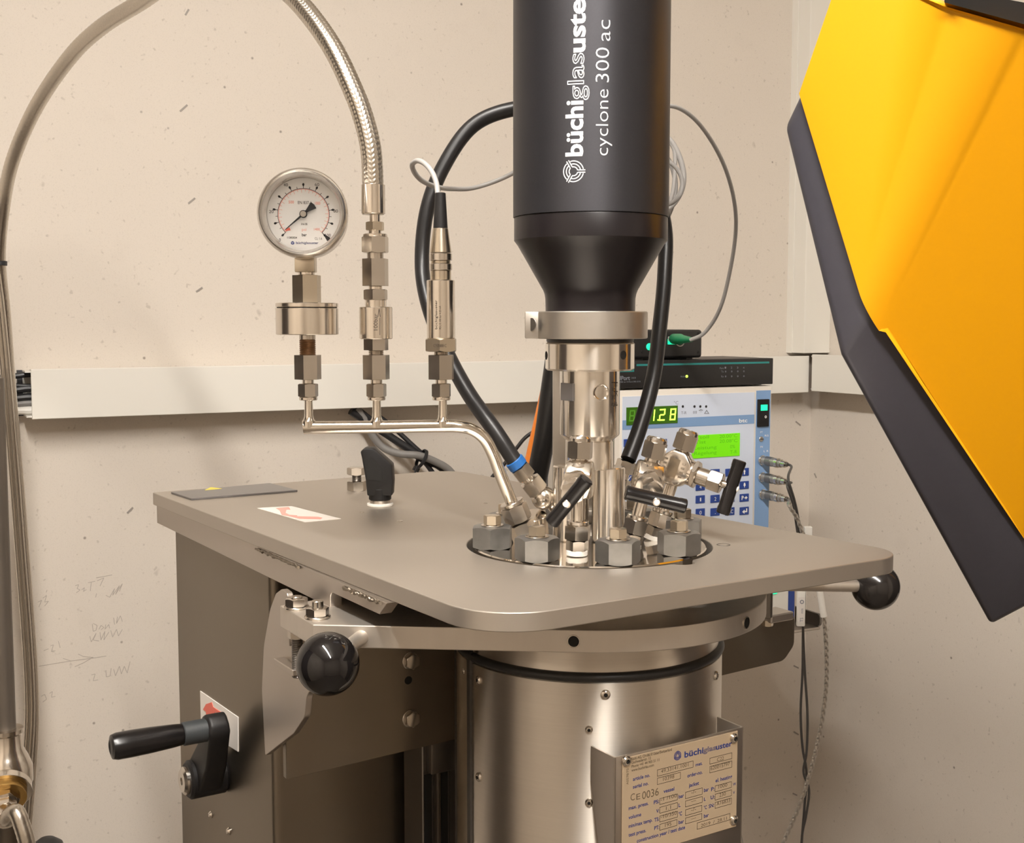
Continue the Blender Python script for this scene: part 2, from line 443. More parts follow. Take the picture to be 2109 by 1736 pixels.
def stack(parent, O, d, segs, x=None, seg=36):
    """parts strung on an axis. seg: (name, mat, kind, z0, z1, r, r1/rot)"""
    M = frame(O, d, x); out = []
    for sg in segs:
        nm, mt, kd, z0, z1, r = sg[:6]; ex = sg[6] if len(sg) > 6 else None
        b = MB()
        if kd == 'c': b.cyl(r, z0, z1, M, seg, r1=ex)
        elif kd == 'h': b.hexn(r, z0, z1, M, rot=ex or 0.0)
        elif kd == 'H': b.hexn(r, z0, z1, M, c0=False, c1=False, rot=ex or 0.0)
        elif kd == 't':                                   # thread
            n = max(3, int((z1 - z0) / 0.0011)); prof = [(0, z0)]
            for i in range(n):
                za = z0 + (z1 - z0) * i / n; zb = z0 + (z1 - z0) * (i + .5) / n
                prof += [(r * .90, za), (r, zb)]
            prof += [(r * .9, z1), (0, z1)]; b.lathe(prof, M, seg)
        elif kd == 'b': b.box(-r, r, -(ex or r), (ex or r), z0, z1, M)
        out.append(b.build(nm, mt, parent, bevel=(0.0006, 2) if kd == 'b' else None))
    return out
def vstack(parent, Y, px0, py0, segs):
    """vertical stack read off the picture: (name, mat, kind, py top, py bottom, half width px, extra)"""
    P = at(px0, py0, Y); X = P.x; res = []
    for sg in segs:
        nm, mt, kd, ya, yb, hw = sg[:6]; ex = sg[6] if len(sg) > 6 else None
        z1 = at(px0, ya, Y).z; z0 = at(px0, yb, Y).z
        k = mpp(Vector((X, Y, (z0 + z1) / 2)))
        if kd in 'ck' and ex is not None: ex = ex * k
        res.append((nm, mt, kd, z0, z1, hw * k, ex))
    return stack(parent, (X, Y, 0), (0, 0, 1), res)
# ------------------------------------------------------------------ the room
TH = R(27.4)
U = Vector((math.cos(TH), math.sin(TH), 0)); NW = Vector((math.sin(TH), -math.cos(TH), 0))   # along the back wall / out of it
TP = 0.045                                              # trunking depth
tf0 = at(65, 815, 1.452); tf0.z = 0
WALL = Plane(tf0 - NW * TP, U)                           # wall surface, a = 0 at the trunking's left end
TRF = Plane(tf0, U)                                      # trunking face
ZT0, ZT1 = CZ - 0.1185, CZ - 0.0585
TC = 1.246                                               # corner with the right wall along U
HR = CZ + 0.98                                           # ceiling height
CRN = WALL.pt(TC, 0)
RW = Plane(CRN, -NW)                                     # right wall, a < 0 towards the camera
LW_T, RW_D = -1.25, 3.3                                  # left wall position, rear wall distance

def slab(name, mat, p, q, th, nrm, z0, z1):
    """wall slab between two floor points, thickness th away from the room"""
    b = MB(); p = Vector(p); q = Vector(q); o = -Vector(nrm) * th
    vs = [p, q, q + o, p + o]
    b.add([(v.x, v.y, z0) for v in vs] + [(v.x, v.y, z1) for v in vs],
          [(3, 2, 1, 0), (4, 5, 6, 7), (0, 1, 5, 4), (1, 2, 6, 5), (2, 3, 7, 6), (3, 0, 4, 7)])
    return struct(b.build(name, mat, None, smooth=0))
wall_back = slab('wall_back', 'board', WALL.pt(LW_T, 0), WALL.pt(TC, 0), 0.08, NW, 0, HR)
wall_right = slab('wall_right', 'board', WALL.pt(TC, 0), WALL.pt(TC, 0, 0.9), 0.08, -U, 0, HR)
slab('dark_reflection_panel_1', 'dark_reflection_paint', WALL.pt(TC, 0, 0.9), WALL.pt(TC, 0, 1.8), 0.08, -U, 0, HR)  # unseen dark panel, added so the steel parts reflect darkness on the right
slab('wall_right_front', 'side_paint', WALL.pt(TC, 0, 1.8), WALL.pt(TC, 0, RW_D), 0.08, -U, 0, HR)
slab('dark_reflection_panel_2', 'dark_reflection_paint', WALL.pt(LW_T, 0), WALL.pt(LW_T, 0, 0.85), 0.08, U, 0, HR)  # unseen dark panel, added to darken what column and jacket mirror
wall_left = slab('wall_left', 'side_paint', WALL.pt(LW_T, 0, 0.85), WALL.pt(LW_T, 0, RW_D), 0.08, U, 0, HR)
wall_rear = slab('wall_rear', 'side_paint', WALL.pt(LW_T, 0, RW_D), WALL.pt(TC, 0, RW_D), 0.08, -NW, 0, HR)
cn = [WALL.pt(LW_T, 0), WALL.pt(TC, 0), WALL.pt(TC, 0, RW_D), WALL.pt(LW_T, 0, RW_D)]
b = MB(); b.prism([(v.x, v.y) for v in cn], -0.05, 0.0); struct(b.build('floor', 'floor_vinyl', smooth=0))
b = MB(); b.prism([(v.x, v.y) for v in cn], HR, HR + 0.05); struct(b.build('ceiling', 'ceiling_paint', smooth=0))

# ceiling lamp (above the picture; mirrored in the ball knob)
la, lb = Vector((-0.36, 0.53, 0)), Vector((0.47, -0.77, 0))
ld = (lb - la).normalized(); ln = (lb - la).length
t = thing('ceiling_lamp', 'long white tube lamp under the ceiling above the reactor', 'lamp', (la + lb) / 2 + Z * HR)
M = frame((la + lb) / 2 + Z * HR, Z, ld)
b = MB(); b.box(-ln / 2 - .03, ln / 2 + .03, -.055, .055, -.045, 0.0, M); b.build('housing', 'lamp_white', t, bevel=(.004, 2))
b = MB(); b.box(-ln / 2, ln / 2, -.030, .030, -.070, -.045, M); b.build('diffuser', 'lamp_glow', t, smooth=0)

# ---- cable trunking
def trunk(name, label, p0, dirv, nrm, length, z0, z1, cut=True):
    t = thing(name, label, 'trunking', p0 + Z * z0)
    M = Matrix.Identity(4)
    for i, c in enumerate((dirv, nrm, Z)):
        for k in range(3): M[k][i] = c[k]
    M.translation = p0
    b = MB(); h = z1 - z0
    b.box(-.006, length, 0.0, .003, z0 + .004, z1 - .004, M); b.box(-.006, length, .003, TP - .004, z0 + .002, z0 + .004, M)
    b.box(-.006, length, .003, TP - .004, z1 - .004, z1 - .002, M)
    b.build('base_channel', 'trunk_pvc', t, smooth=0)
    b = MB(); b.box(0, length, TP - .002, TP, z0, z1, M); b.box(0, length, TP - .014, TP - .002, z0, z0 + .002, M)
    b.box(0, length, TP - .014, TP - .002, z1 - .002, z1, M)
    b.build('cover', 'trunk_pvc', t, smooth=0, bevel=(.0006, 1))
    return t
tr = trunk('cable_trunking', 'long white horizontal cable trunking behind the gauge and the motor', WALL.pt(0, 0), U, NW, TC - TP, ZT0, ZT1)
b = MB(); M = WALL.mat(0); b.box(-.012, -.006, ZT0 + .002, ZT1 - .002, .002, .007, WALL.mat(0)); b.build('end_lip', 'trunk_dark', tr, smooth=0)
trunk('cable_trunking', 'white trunking running from the corner towards the yellow hood', CRN + NW * 0.0512, NW, -U, 0.84, ZT0 + .0025, ZT1 + .0025)
# corner trunking going up
cw = 0.055
t = thing('corner_trunking', 'white vertical trunking filling the corner above the horizontal trunking', 'trunking', WALL.pt(TC, ZT1 + .004))
b = MB(); b.box(TC - cw, TC, ZT1 + .0045, HR, 0, .0434, WALL.mat(0) @ Matrix.Identity(4)); b.build('channel', 'trunk_pvc', t, smooth=0, bevel=(.001, 2))
b = MB(); b.box(TC - cw - .0012, TC - cw, ZT1 + .0045, HR, .0, .014, WALL.mat(0)); b.build('base_lip', 'trunk_pvc', t, smooth=0)

# ---- staples in the board and pencil notes: parts of the wall
def mark(mb, pl, pts, wd, o=0.0004):
    """thin pencil stroke or staple back lying on the wall, from pixel points"""
    Q = [pl.px(x, y, o) for x, y in pts]
    for a, c in zip(Q, Q[1:]):
        d = (c - a).normalized(); s = d.cross(pl.n).normalized() * wd / 2
        e = -pl.n * o
        mb.add([a + s, c + s, c - s, a - s, a + s + e, c + s + e, c - s + e, a - s + e],
               [(0, 1, 2, 3), (0, 4, 5, 1), (2, 6, 7, 3), (1, 5, 6, 2), (3, 7, 4, 0)])
for x0, y0, x1, y1 in ((371, 229, 386, 216), (382, 31, 389, 19), (388, 419, 402, 408), (404, 601, 417, 592),
                       (558, 1051, 571, 1044), (262, 1057, 274, 1045), (484, 1145, 489, 1150)):
    b = MB(); mark(b, WALL, [(x0, y0), (x1, y1)], .0024, .0006); b.build('staple', 'staple', wall_back, smooth=0)
for x0, y0, x1, y1 in ((1639, 868, 1649, 876), (1635, 1371, 1645, 1376), (1635, 1507, 1645, 1513), (1633, 1634, 1642, 1638), (1677, 975, 1681, 984)):
    b = MB(); mark(b, WALL if x0 < 1670 else RW, [(x0, y0), (x1, y1)], .0024, .0006); b.build('staple', 'staple', wall_back if x0 < 1670 else wall_right, smooth=0)
strokes = [[(80, 1372), (140, 1362), (200, 1354), (219, 1351)], [(161, 1347), (172, 1352), (192, 1354)], [(154, 1373), (172, 1365), (192, 1353)], [(130, 1356), (146, 1361)],
 [(155, 1206), (162, 1204), (159, 1212), (165, 1215), (157, 1221)], [(168, 1215), (174, 1210), (172, 1218), (178, 1214)], [(181, 1200), (196, 1197)], [(188, 1199), (186, 1217)], [(200, 1196), (214, 1190), (206, 1207)], [(198, 1190), (231, 1184)],
 [(199, 1222), (197, 1230)], [(218, 1226), (226, 1230), (236, 1212), (232, 1226), (246, 1206), (238, 1224), (252, 1202), (246, 1218)],
 [(78, 1240), (86, 1236), (80, 1250)], [(88, 1232), (96, 1226), (92, 1240), (100, 1238), (92, 1248)], [(95, 1220), (97, 1215)],
 [(190, 1285), (192, 1300), (198, 1298), (200, 1288), (192, 1284)], [(204, 1296), (208, 1288), (214, 1292), (208, 1297)], [(218, 1286), (216, 1296), (224, 1286), (226, 1294)], [(234, 1272), (236, 1286)], [(242, 1270), (240, 1284), (248, 1268), (252, 1280)],
 [(185, 1310), (188, 1322), (198, 1304), (192, 1318), (204, 1320)], [(206, 1302), (208, 1318), (216, 1300), (214, 1318), (224, 1302)], [(228, 1298), (232, 1312), (240, 1296), (244, 1310), (252, 1296)],
 [(90, 1340), (100, 1336)], [(104, 1330), (110, 1328), (106, 1342), (114, 1340)], [(120, 1320), (124, 1334)],
 [(188, 1390), (196, 1388), (192, 1402), (202, 1400)], [(218, 1380), (219, 1394), (227, 1392), (229, 1376)], [(234, 1378), (238, 1392), (246, 1372), (250, 1388), (256, 1372), (262, 1386), (268, 1362)],
 [(85, 1434), (92, 1430), (96, 1440), (88, 1446)], [(102, 1428), (108, 1424), (106, 1436), (114, 1434)]]
b = MB()
for s_ in strokes: mark(b, WALL, s_, .0008, .0002)
o = b.build('pencil_notes', 'pencil', wall_back, smooth=0); o['label'] = 'faint pencil notes and an arrow written on the board'

# ------------------------------------------------------------------ table plate frame of reference
HC = 0.1485
ZP = CZ - HC                                             # top of the table plate
A_ = onz(313, 1014, ZP); B_ = onz(932, 967.5, ZP); D_ = onz(1006, 1276, ZP); C_ = onz(1886, 1141, ZP)
E1 = ((B_ - A_) + (C_ - D_)).normalized(); E1.z = 0; E1.normalize()
E2 = Vector((E1.y, -E1.x, 0))                            # from A towards D
AX = at(1213, 1120, 0.80); AXX, AXY = AX.x, AX.y         # reactor axis
print('E1 yaw', math.degrees(math.atan2(E1.y, E1.x)), 'AB', (B_ - A_).length, 'AD', (D_ - A_).length, 'axis', AXX, AXY)
# ------------------------------------------------------------------ reactor stand
PT = 0.0105                                              # plate thickness
stand = thing('reactor_stand', 'stainless steel reactor stand with wide top plate and tall column', 'stand', (A_.x + E1.x * .1 + E2.x * .1, A_.y + E1.y * .1 + E2.y * .1, 0))
HOLE_R = 0.0815
hole = circle(AXX, AXY, HOLE_R, 96)
# round bite in the hole's rim near the front right
nb = onz(1402, 1157, ZP); nr = 0.0088
inn = []
for x, y in hole:
    v = Vector((x - nb.x, y - nb.y))
    if v.length < nr: continue
    inn.append((x, y))
ang = math.atan2(nb.y - AXY, nb.x - AXX)
# splice bite arc
def aof(p): return (math.atan2(p[1] - AXY, p[0] - AXX) - ang + math.pi) % (2 * math.pi) - math.pi
inn.sort(key=aof)
neg = [p for p in inn if aof(p) < 0]; pos = [p for p in inn if aof(p) >= 0]
lastn, firstp = Vector(neg[-1]), Vector(pos[0])
t0 = math.atan2(lastn.y - nb.y, lastn.x - nb.x); t1 = math.atan2(firstp.y - nb.y, firstp.x - nb.x)
dt = (t1 - t0) % (2 * math.pi)
arc = [(nb.x + nr * math.cos(t0 + dt * k / 16), nb.y + nr * math.sin(t0 + dt * k / 16)) for k in range(1, 16)]
inn = neg + arc + pos
outer = fillet([(A_.x, A_.y), (B_.x, B_.y), (C_.x, C_.y), (D_.x, D_.y)], [0.003, 0.03, 0.030, 0.040], 10)
plate('top_plate', 'plate_steel', stand, [outer, inn], ZP - PT, ZP, 0.0006)
# tiny drilled holes and machining marks on the plate
for px, py, r_ in ((745, 1055, .0018), (824, 1073, .0022), (1000, 1036, .0018)):
    P = onz(px, py, ZP); b = MB(); b.ring(r_ * .55, r_, 0, .0003, T(P.x, P.y, ZP), 20, .0001); b.build('drill_rim', 'bolt_steel', stand)
P = onz(1490, 1122, ZP); b = MB(); b.ring(.0040, .0046, 0, .0002, T(P.x, P.y, ZP), 28, .0001); b.build('machined_ring', 'dark_steel', stand)

# apron under the left edge
def edge_s(px, py, off, z):                              # parameter along E2 on the plane inset `off` from the left edge
    p0 = A_ + E1 * off; p = onpl(px, py, p0, E1); return (p - p0).dot(E2), p.z
AP = Plane(A_ + E1 * .007 - Z * A_.z, E2)
zb = ZP - PT
s0 = edge_s(323, 1060, .007, 0)[0]
s1, z1_ = edge_s(680, 1227, .007, 0); s2, z2_ = edge_s(781, 1231, .007, 0); s3 = edge_s(797, 1213, .007, 0)[0]
zlo = zb - .0185; zmid = zb - .0085
prof = [(s0, zb), (s3, zb), (s2, zmid), (s1, zmid), (s1, zlo), (s0, zlo)]
M = Matrix.Identity(4)
for i, c in enumerate((E2, Z, E2.cross(Z))):
    for k in range(3): M[k][i] = c[k]
p0 = A_ + E1 * .007; M.translation = Vector((p0.x, p0.y, 0))
sgn = 1 if E2.cross(Z).dot(E1) > 0 else -1
prof = fillet(prof, [0, 0, .001, .004, 0, 0], 5)
plate('apron', 'sheet_steel', stand, [prof], min(0, sgn * .008), max(0, sgn * .008), 0.0004, M)
# weld beads under the plate edge
for pxa, pxb, pyy in ((526, 615, 1118), (706, 783, 1184)):
    sa = edge_s(pxa, pyy, .006, 0)[0]; sb = edge_s(pxb, pyy + 40, .006, 0)[0]; pts = []
    for k in range(40):
        q = A_ + E1 * (.0062 + random.uniform(-.0005, .0005)) + E2 * (sa + (sb - sa) * k / 39); pts.append((q.x, q.y, zb - .0015 + random.uniform(-.0006, .0006)))
    b = MB(); b.tube(pts, [random.uniform(.0006, .0013) for _ in pts], 8); b.build('weld_bead', 'darkened_steel', stand)

# column: left face inset, down to the floor
CI = 0.0125
def col_s(px, py): return edge_s(px, py, CI, 0)[0]
cs0 = col_s(358, 1095); cs1 = col_s(565, 1660)
CF = A_ + E1 * CI; CF = Vector((CF.x, CF.y, 0))
cwid = 0.205
def cpt(t, s): p = CF + E1 * t + E2 * s; return (p.x, p.y)
th = .004
loop = fillet([cpt(0, cs0), cpt(cwid, cs0), cpt(cwid, cs1), cpt(0, cs1)], .006, 5)
COLP = Plane(CF, E2)
b = MB(); b.prism(loop, 0.0, ZP - PT - .019); b.build('column', 'darkened_steel', stand, smooth=50)
b = MB(); q0 = cpt(.002, cs0 + .004); q1 = cpt(cwid - .002, cs1 - .012)
b.prism(fillet([cpt(.004, cs0 + .004), cpt(cwid - .004, cs0 + .004), cpt(cwid - .004, cs1 - .03), cpt(.004, cs1 - .03)], .004, 3), ZP - PT - .0195, ZP - PT)
b.build('column_head', 'dark_steel', stand)
# two screws
for px, py in ((436, 1677), (473, 1711)):
    P = onpl(px, py, CF, E1); Mx = frame(P, -E1)
    b = MB(); b.lathe([(0, 0), (.0030, 0), (.0030, .0008), (.0018, .0024), (.0008, .0026), (.0006, .0016), (0, .0016)], Mx, 24); b.build('screw', 'bolt_steel', stand)

# sticker with red arrow on the column (behind the crank)
CL = Plane(CF - E1 * .0, E2)
def on_col(px, py, o=0.0): return onpl(px, py, CF - E1 * o, E1)
def colpoly(mb, pts, o):
    q = [on_col(x, y, o) for x, y in pts]; n = len(q); e = E1 * (o * .98)
    mb.add(q + [v + e for v in q], [tuple(range(n))] + [(i, (i + 1) % n, n + (i + 1) % n, n + i) for i in range(n)])
st = MB(); colpoly(st, [(412, 1423), (490, 1477), (490, 1548), (414, 1500)], .0006)
o = st.build('column_sticker', 'sticker_white', stand, smooth=0)
a = MB(); colpoly(a, [(418, 1461), (424, 1450), (436, 1446), (439, 1456), (460, 1470), (455, 1474), (442, 1466), (442, 1486), (425, 1488), (424, 1466)], .0009)
a.build('red_arrow', 'ink_red', o, smooth=0)

# sticker and engraved label plate lying on the table plate
def flat_px(mb, pts, z0, z1):
    q = [onz(x, y, z1) for x, y in pts]; mb.prism([(v.x, v.y) for v in q], z0, z1)
b = MB(); flat_px(b, [(530, 1046), (600, 1042), (702, 1068), (628, 1075)], ZP, ZP + .0003)
o = b.build('plate_sticker', 'sticker_white', stand, smooth=0); o['label'] = 'white sticker with a faded red curved arrow'
a = MB(); flat_px(a, [(568, 1046), (595, 1044), (598, 1049), (590, 1049), (588, 1056), (596, 1060), (612, 1061), (612, 1063), (655, 1064), (664, 1066), (660, 1069), (616, 1068), (600, 1064), (580, 1060), (576, 1051)], ZP, ZP + .00045)
a.build('curved_arrow', 'ink_pale_red', o, smooth=0)
b = MB(); flat_px(b, [(352, 1013), (556, 994.5), (613, 1009), (394, 1026.5)], ZP, ZP + .0016)
o = b.build('label_plate', 'label_plate', stand, smooth=0, bevel=(.0003, 1)); o['label'] = 'thin grey metal plate with a yellow warning triangle'
a = MB(); flat_px(a, [(422, 1009), (434, 1003), (457, 1006)], ZP + .0016, ZP + .0018); a.build('warning_triangle', 'warn_yellow', o, smooth=0)

# hex bolt standing in the plate
P = onz(735, 1010, ZP); k = mpp(P)
bt = thing('hex_bolt', 'steel hex bolt with lock nut standing behind the black clamping lever', 'bolt', P)
stack(bt, P, Z, [('lock_nut', 'hex_steel', 'h', 0, .0085, .0085, .3), ('shank', 'dark_steel', 't', .0085, .014, .0042), ('head', 'bolt_steel', 'h', .014, .0205, .0085, .1)])

# black clamping lever
P = onz(783, 1041, ZP); YL = P.y; k = mpp(P)
lv = thing('clamping_lever', 'black plastic clamping lever on a white washer beside the red arrow sticker', 'lever', P)
b = MB(); b.cyl(27 * k, 0, .0022, T(P)); b.build('washer', 'white_plastic', lv)
b = MB(); b.cyl(21 * k, .0022, .005, T(P)); b.build('steel_ring', 'bolt_steel', lv)
zof = lambda py: at(783, py, YL).z - ZP
b = MB(); b.cyl(23 * k, .005, zof(1005), T(P), seg=48); b.build('hub', 'black_plastic', lv)
# handle: wedge shape seen in the picture, with thickness towards the viewer
xo = lambda px: (px - 783) * k
poly = [(xo(759), zof(1018)), (xo(810), zof(1018)), (xo(812), zof(988)), (xo(810), zof(955)), (xo(772), zof(921)), (xo(753), zof(921)), (xo(746), zof(928)), (xo(749), zof(942)), (xo(756), zof(985))]
Mh = Matrix(((1, 0, 0, P.x), (0, 0, -1, P.y), (0, 1, 0, P.z), (0, 0, 0, 1)))
b = MB(); b.prism(fillet(poly, [.0012, .0012, .002, .003, .004, .004, .002, .002, .003], 4), -.0085, .0085, Mh); b.build('handle', 'black_plastic', lv, bevel=(.0012, 2), smooth=40)
b = MB(); b.prism([(xo(753), zof(943)), (xo(770), zof(939)), (xo(790), zof(960)), (xo(790), zof(988)), (xo(760), zof(985))], .0085, .0088, Mh); b.build('handle_recess', 'hole_black', lv, smooth=0)

# ------------------------------------------------------------------ crank handle on the column
ck = thing('crank_handle', 'black hand crank with glossy grip on the left side of the column', 'crank', on_col(455, 1600))
HUBO = 0.030
hp = on_col(462, 1588)                                   # hub centre on the column face
tp = on_col(462, 1588)
# arm lies in a plane parallel to the column face
ARM = Plane(CF - E1 * .020, E2)
h = onpl(390, 1606, CF - E1 * .028, E1); tpt = onpl(466, 1494, CF - E1 * .014, E1)
Mh = frame(h, -E1, Z)
b = MB(); b.cyl(.0150, -.028, .002, Mh, 40, .002); b.build('hub', 'black_plastic', ck)
# arm: tapered bar from the hub to the grip end
am = MB(); d = tpt - h; axis = d - E1 * d.dot(E1); L = axis.length; ax = axis.normalized(); sd = ax.cross(E1).normalized()
vs = []
for (l, wd, o0, o1) in ((-.010, .0105, -.022, -.002), (0.0, .0148, -.022, -.002), (L * .45, .0125, -.020, -.003), (L, .0112, -.014, .002), (L + .006, .0090, -.014, .002), (L + .010, .004, -.013, .001)):
    for s2_, o in ((-1, o0), (1, o0), (1, o1), (-1, o1)):
        vs.append(h + ax * l + sd * (s2_ * wd) - E1 * (o + .0) )
fs = []
for i in range(5):
    for k_ in range(4):
        fs.append((i * 4 + k_, i * 4 + (k_ + 1) % 4, (i + 1) * 4 + (k_ + 1) % 4, (i + 1) * 4 + k_))
fs += [(3, 2, 1, 0), (20, 21, 22, 23)]
am.add(vs, fs); am.build('arm', 'black_plastic', ck, bevel=(.0022, 3), smooth=45)
b = MB(); b.lathe([(0, .002), (.0108, .002), (.0108, .0045), (.0085, .0062), (.003, .0062), (.003, .0040), (0, .0040)], Mh, 36); b.build('hub_screw', 'bolt_steel', ck)
ge = h + ax * (L - .001) + E1 * -.0
Mg = frame(ge, -E1, Z)
b = MB(); b.cyl(.0086, .000, .019, Mg, 40, .0006); b.build('grip_collar', 'grip_grey', ck)
b = MB(); b.lathe([(0, .019), (.0074, .019), (.0078, .0205), (.0084, .026), (.0093, .042), (.0097, .056), (.0096, .066), (.0086, .0695), (.0055, .0705), (.0042, .0698), (0, .0695)], Mg, 48); b.build('grip', 'grip', ck)

# ------------------------------------------------------------------ lift bracket + clamp plate
ZC = CZ - .177; CT = .0135                               # clamp plate top, thickness
fp0 = at(935, 1450, .84); fp0.z = 0
FP = Plane(fp0, E1)                                      # face plate plane
vh = thing('vessel_lift', 'steel vessel lift with clamp plate, brackets and black ball handles', 'lift', (AXX, AXY + .1, ZC - .1))
aL, zL = FP.uv(577, 1609); aR, zR = FP.uv(1636, 1330)
zbot = FP.uv(935, 1546)[1]; ztop = ZC - CT - .0005
aS = FP.uv(1400, 1300)[0]; zrt = FP.uv(1600, 1263)[1]
poly = fillet([(aL + .0045, zL), (aR - .012, zbot + .016), (aR, zbot + .028), (aR, zrt), (aS, zrt), (aS, ztop), (aL + .0045, ztop)], [.001, .012, .010, .010, 0, 0, 0], 6)
plate('face_plate', 'darkened_steel', vh, [poly], -.006, 0, .0006, FP.mat(0))  # reflection of the dark room put into the plate's colour
# bolts and hole on the face plate
for px, py in ((845, 1360), (845, 1479)):
    P = FP.px(px, py); Mx = frame(P, FP.n, Z)
    b = MB(); b.cyl(.0062, 0, .0008, Mx); w_ = b.build('washer', 'bolt_steel', vh)
    b = MB(); b.hexn(.0056, .0008, .0048, Mx, c0=False); b.build('hex_bolt', 'hex_steel', vh)
P = FP.px(841, 1401); b = MB(); b.cyl(.0030, -.002, .0003, frame(P, FP.n)); b.build('bore', 'hole_black', vh)
# cheek plate on the left end
ck0 = FP.pt(aL, 0) + E1 * .0
CH = Plane(Vector((ck0.x, ck0.y, 0)), E2)
cpx = [(568, 1222), (580, 1213), (592, 1222), (596, 1330), (642, 1340), (650, 1405), (632, 1432), (628, 1475), (605, 1510), (546, 1556), (539, 1420), (543, 1330), (556, 1255)]
q = []
for x, y in cpx:
    p = onpl(x, y, CH.p0, E1) - CH.p0; q.append((p.dot(E2), p.z))
Mc = Matrix.Identity(4)
for i, c in enumerate((E2, Z, E2.cross(Z))):
    for k_ in range(3): Mc[k_][i] = c[k_]
Mc.translation = CH.p0
sg = 1 if E2.cross(Z).dot(E1) > 0 else -1
plate('cheek_plate', 'sheet_steel', vh, [fillet(q, [.006, .006, .003, 0, 0, .004, .01, .012, .008, .001, .02, .03, .02], 6)], min(0, sg * .004), max(0, sg * .004), .0004, Mc)
b = MB()
# support tab carrying the arm bolts
tb0 = onpl(604, 1364, CH.p0, E1)
for_m = frame(Vector((tb0.x, tb0.y, tb0.z)), Z, E1)
b.box(-.007, .012, -.016, .016, -.004, 0, for_m); b.build('support_tab', 'sheet_steel', vh, bevel=(.0005, 1))
# slide block behind the face plate, joining it to the column
pc = FP.pt(aL + .03, 0, -.006); b = MB()
Mb = FP.mat(0)
b.box(aL + .06, aL + .12, zbot + .02, ztop - .01, -.075, -.006, Mb); b.build('slide_block', 'dark_steel', vh, bevel=(.001, 1))

# clamp plate with ring
c0 = onz(577, 1247, ZC); c1 = onz(645, 1286, ZC); c2 = onz(705, 1226, ZC)
RR = 0.1165
front_ang = -math.pi / 2 - .04
arc = [(AXX + RR * math.cos(front_ang + (math.pi * 1.02) * k / 48), AXY + RR * math.sin(front_ang + (math.pi * 1.02) * k / 48)) for k in range(49)]
outl = [(c0.x, c0.y), (c1.x, c1.y)] + arc + [(c2.x + .06, c2.y + .085), (c2.x, c2.y)]
plate('clamp_plate', 'edge_steel', vh, [outl, circle(AXX, AXY, .079, 72)], ZC - CT, ZC, .0006)
# threaded bores in the plate's rim
for px, py in ((1181, 1321), (1537, 1270)):
    dd = ray(px, py); bx = None
    # intersect ray with ring cylinder
    a2 = dd.x ** 2 + dd.y ** 2; b2 = -2 * (dd.x * AXX + dd.y * AXY); c2_ = AXX ** 2 + AXY ** 2 - RR ** 2
    tt = (-b2 - math.sqrt(max(b2 * b2 - 4 * a2 * c2_, 0))) / (2 * a2); P = EYE + dd * tt
    nrm = Vector((P.x - AXX, P.y - AXY, 0)).normalized(); Mx = frame(Vector((P.x, P.y, ZC - CT / 2)), nrm)
    b = MB(); b.cyl(.0033, -.002, .0004, Mx, 28); o = b.build('bore', 'hole_black', vh)
    b = MB(); b.ring(.0033, .0039, -.0005, .0005, Mx, 28, .0001); b.build('bore_rim', 'bolt_steel', vh)
# bolts on the arm's end
for px, py, hh in ((611, 1252, .0), (654, 1272, .003)):
    P = onz(px, py, ZC); Mx = T(P)
    b = MB(); b.cyl(.0078, 0, .0015, Mx); b.build('washer', 'bolt_steel', vh)
    b = MB(); b.hexn(.0070, .0015, .0063, Mx, rot=.4); b.build('hex_nut', 'bolt_steel', vh)
    b = MB(); b.cyl(.0036, .006, .0075 + hh, Mx); b.build('bolt_end', 'bolt_steel', vh)
    b = MB(); b.hexn(.0060, -CT - .0052, -CT, Mx); b.build('lock_nut', 'hex_steel', vh)
    stack(vh, P, Z, [('threaded_rod', 'dark_steel', 't', -CT - .03, -CT - .005, .0036)])
# ball handles
def ball_handle(root, tip, rad, rr, mat):
    d = (tip - root).normalized()
    b = MB(); b.cyl(rr, 0, (tip - root).length - rad * .6, frame(root, d), 32); o = b.build('handle_rod', 'edge_steel', vh)
    b = MB(); b.sphere(rad, frame(tip, d), 64, 40); b.build('ball_knob', mat, o)
tip = at(675, 1367, .655); root = at(752, 1306, .70)
ball_handle(root, tip, .0175, .0043, 'black_gloss')
tip = at(1803, 1207, .875)
rd = Vector((tip.x - AXX, tip.y - AXY, 0)).normalized(); root = Vector((AXX, AXY, ZC - CT / 2)) + rd * (RR - .004)
ball_handle(root, tip, .0175, .0045, 'ball_satin')
# right hand tab, spring post and white bolt at the plate's right end
P = onz(1578, 1236, ZC - CT - .004)
b = MB(); b.cyl(.0045, -.012, .012, T(P)); b.build('post', 'dark_steel', vh)
Q = FP.px(1575, 1262, .004); b = MB(); b.box(-.002, .024, -.01, .012, -.007, 0.0, frame(Q, Z, E1)); b.build('support_tab', 'sheet_steel', vh, bevel=(.001, 1))
Q = FP.px(1580, 1276, .006); b = MB(); b.hexn(.0052, -.005, .0, frame(Q, Z)); b.build('lock_nut', 'brass_tint', vh)

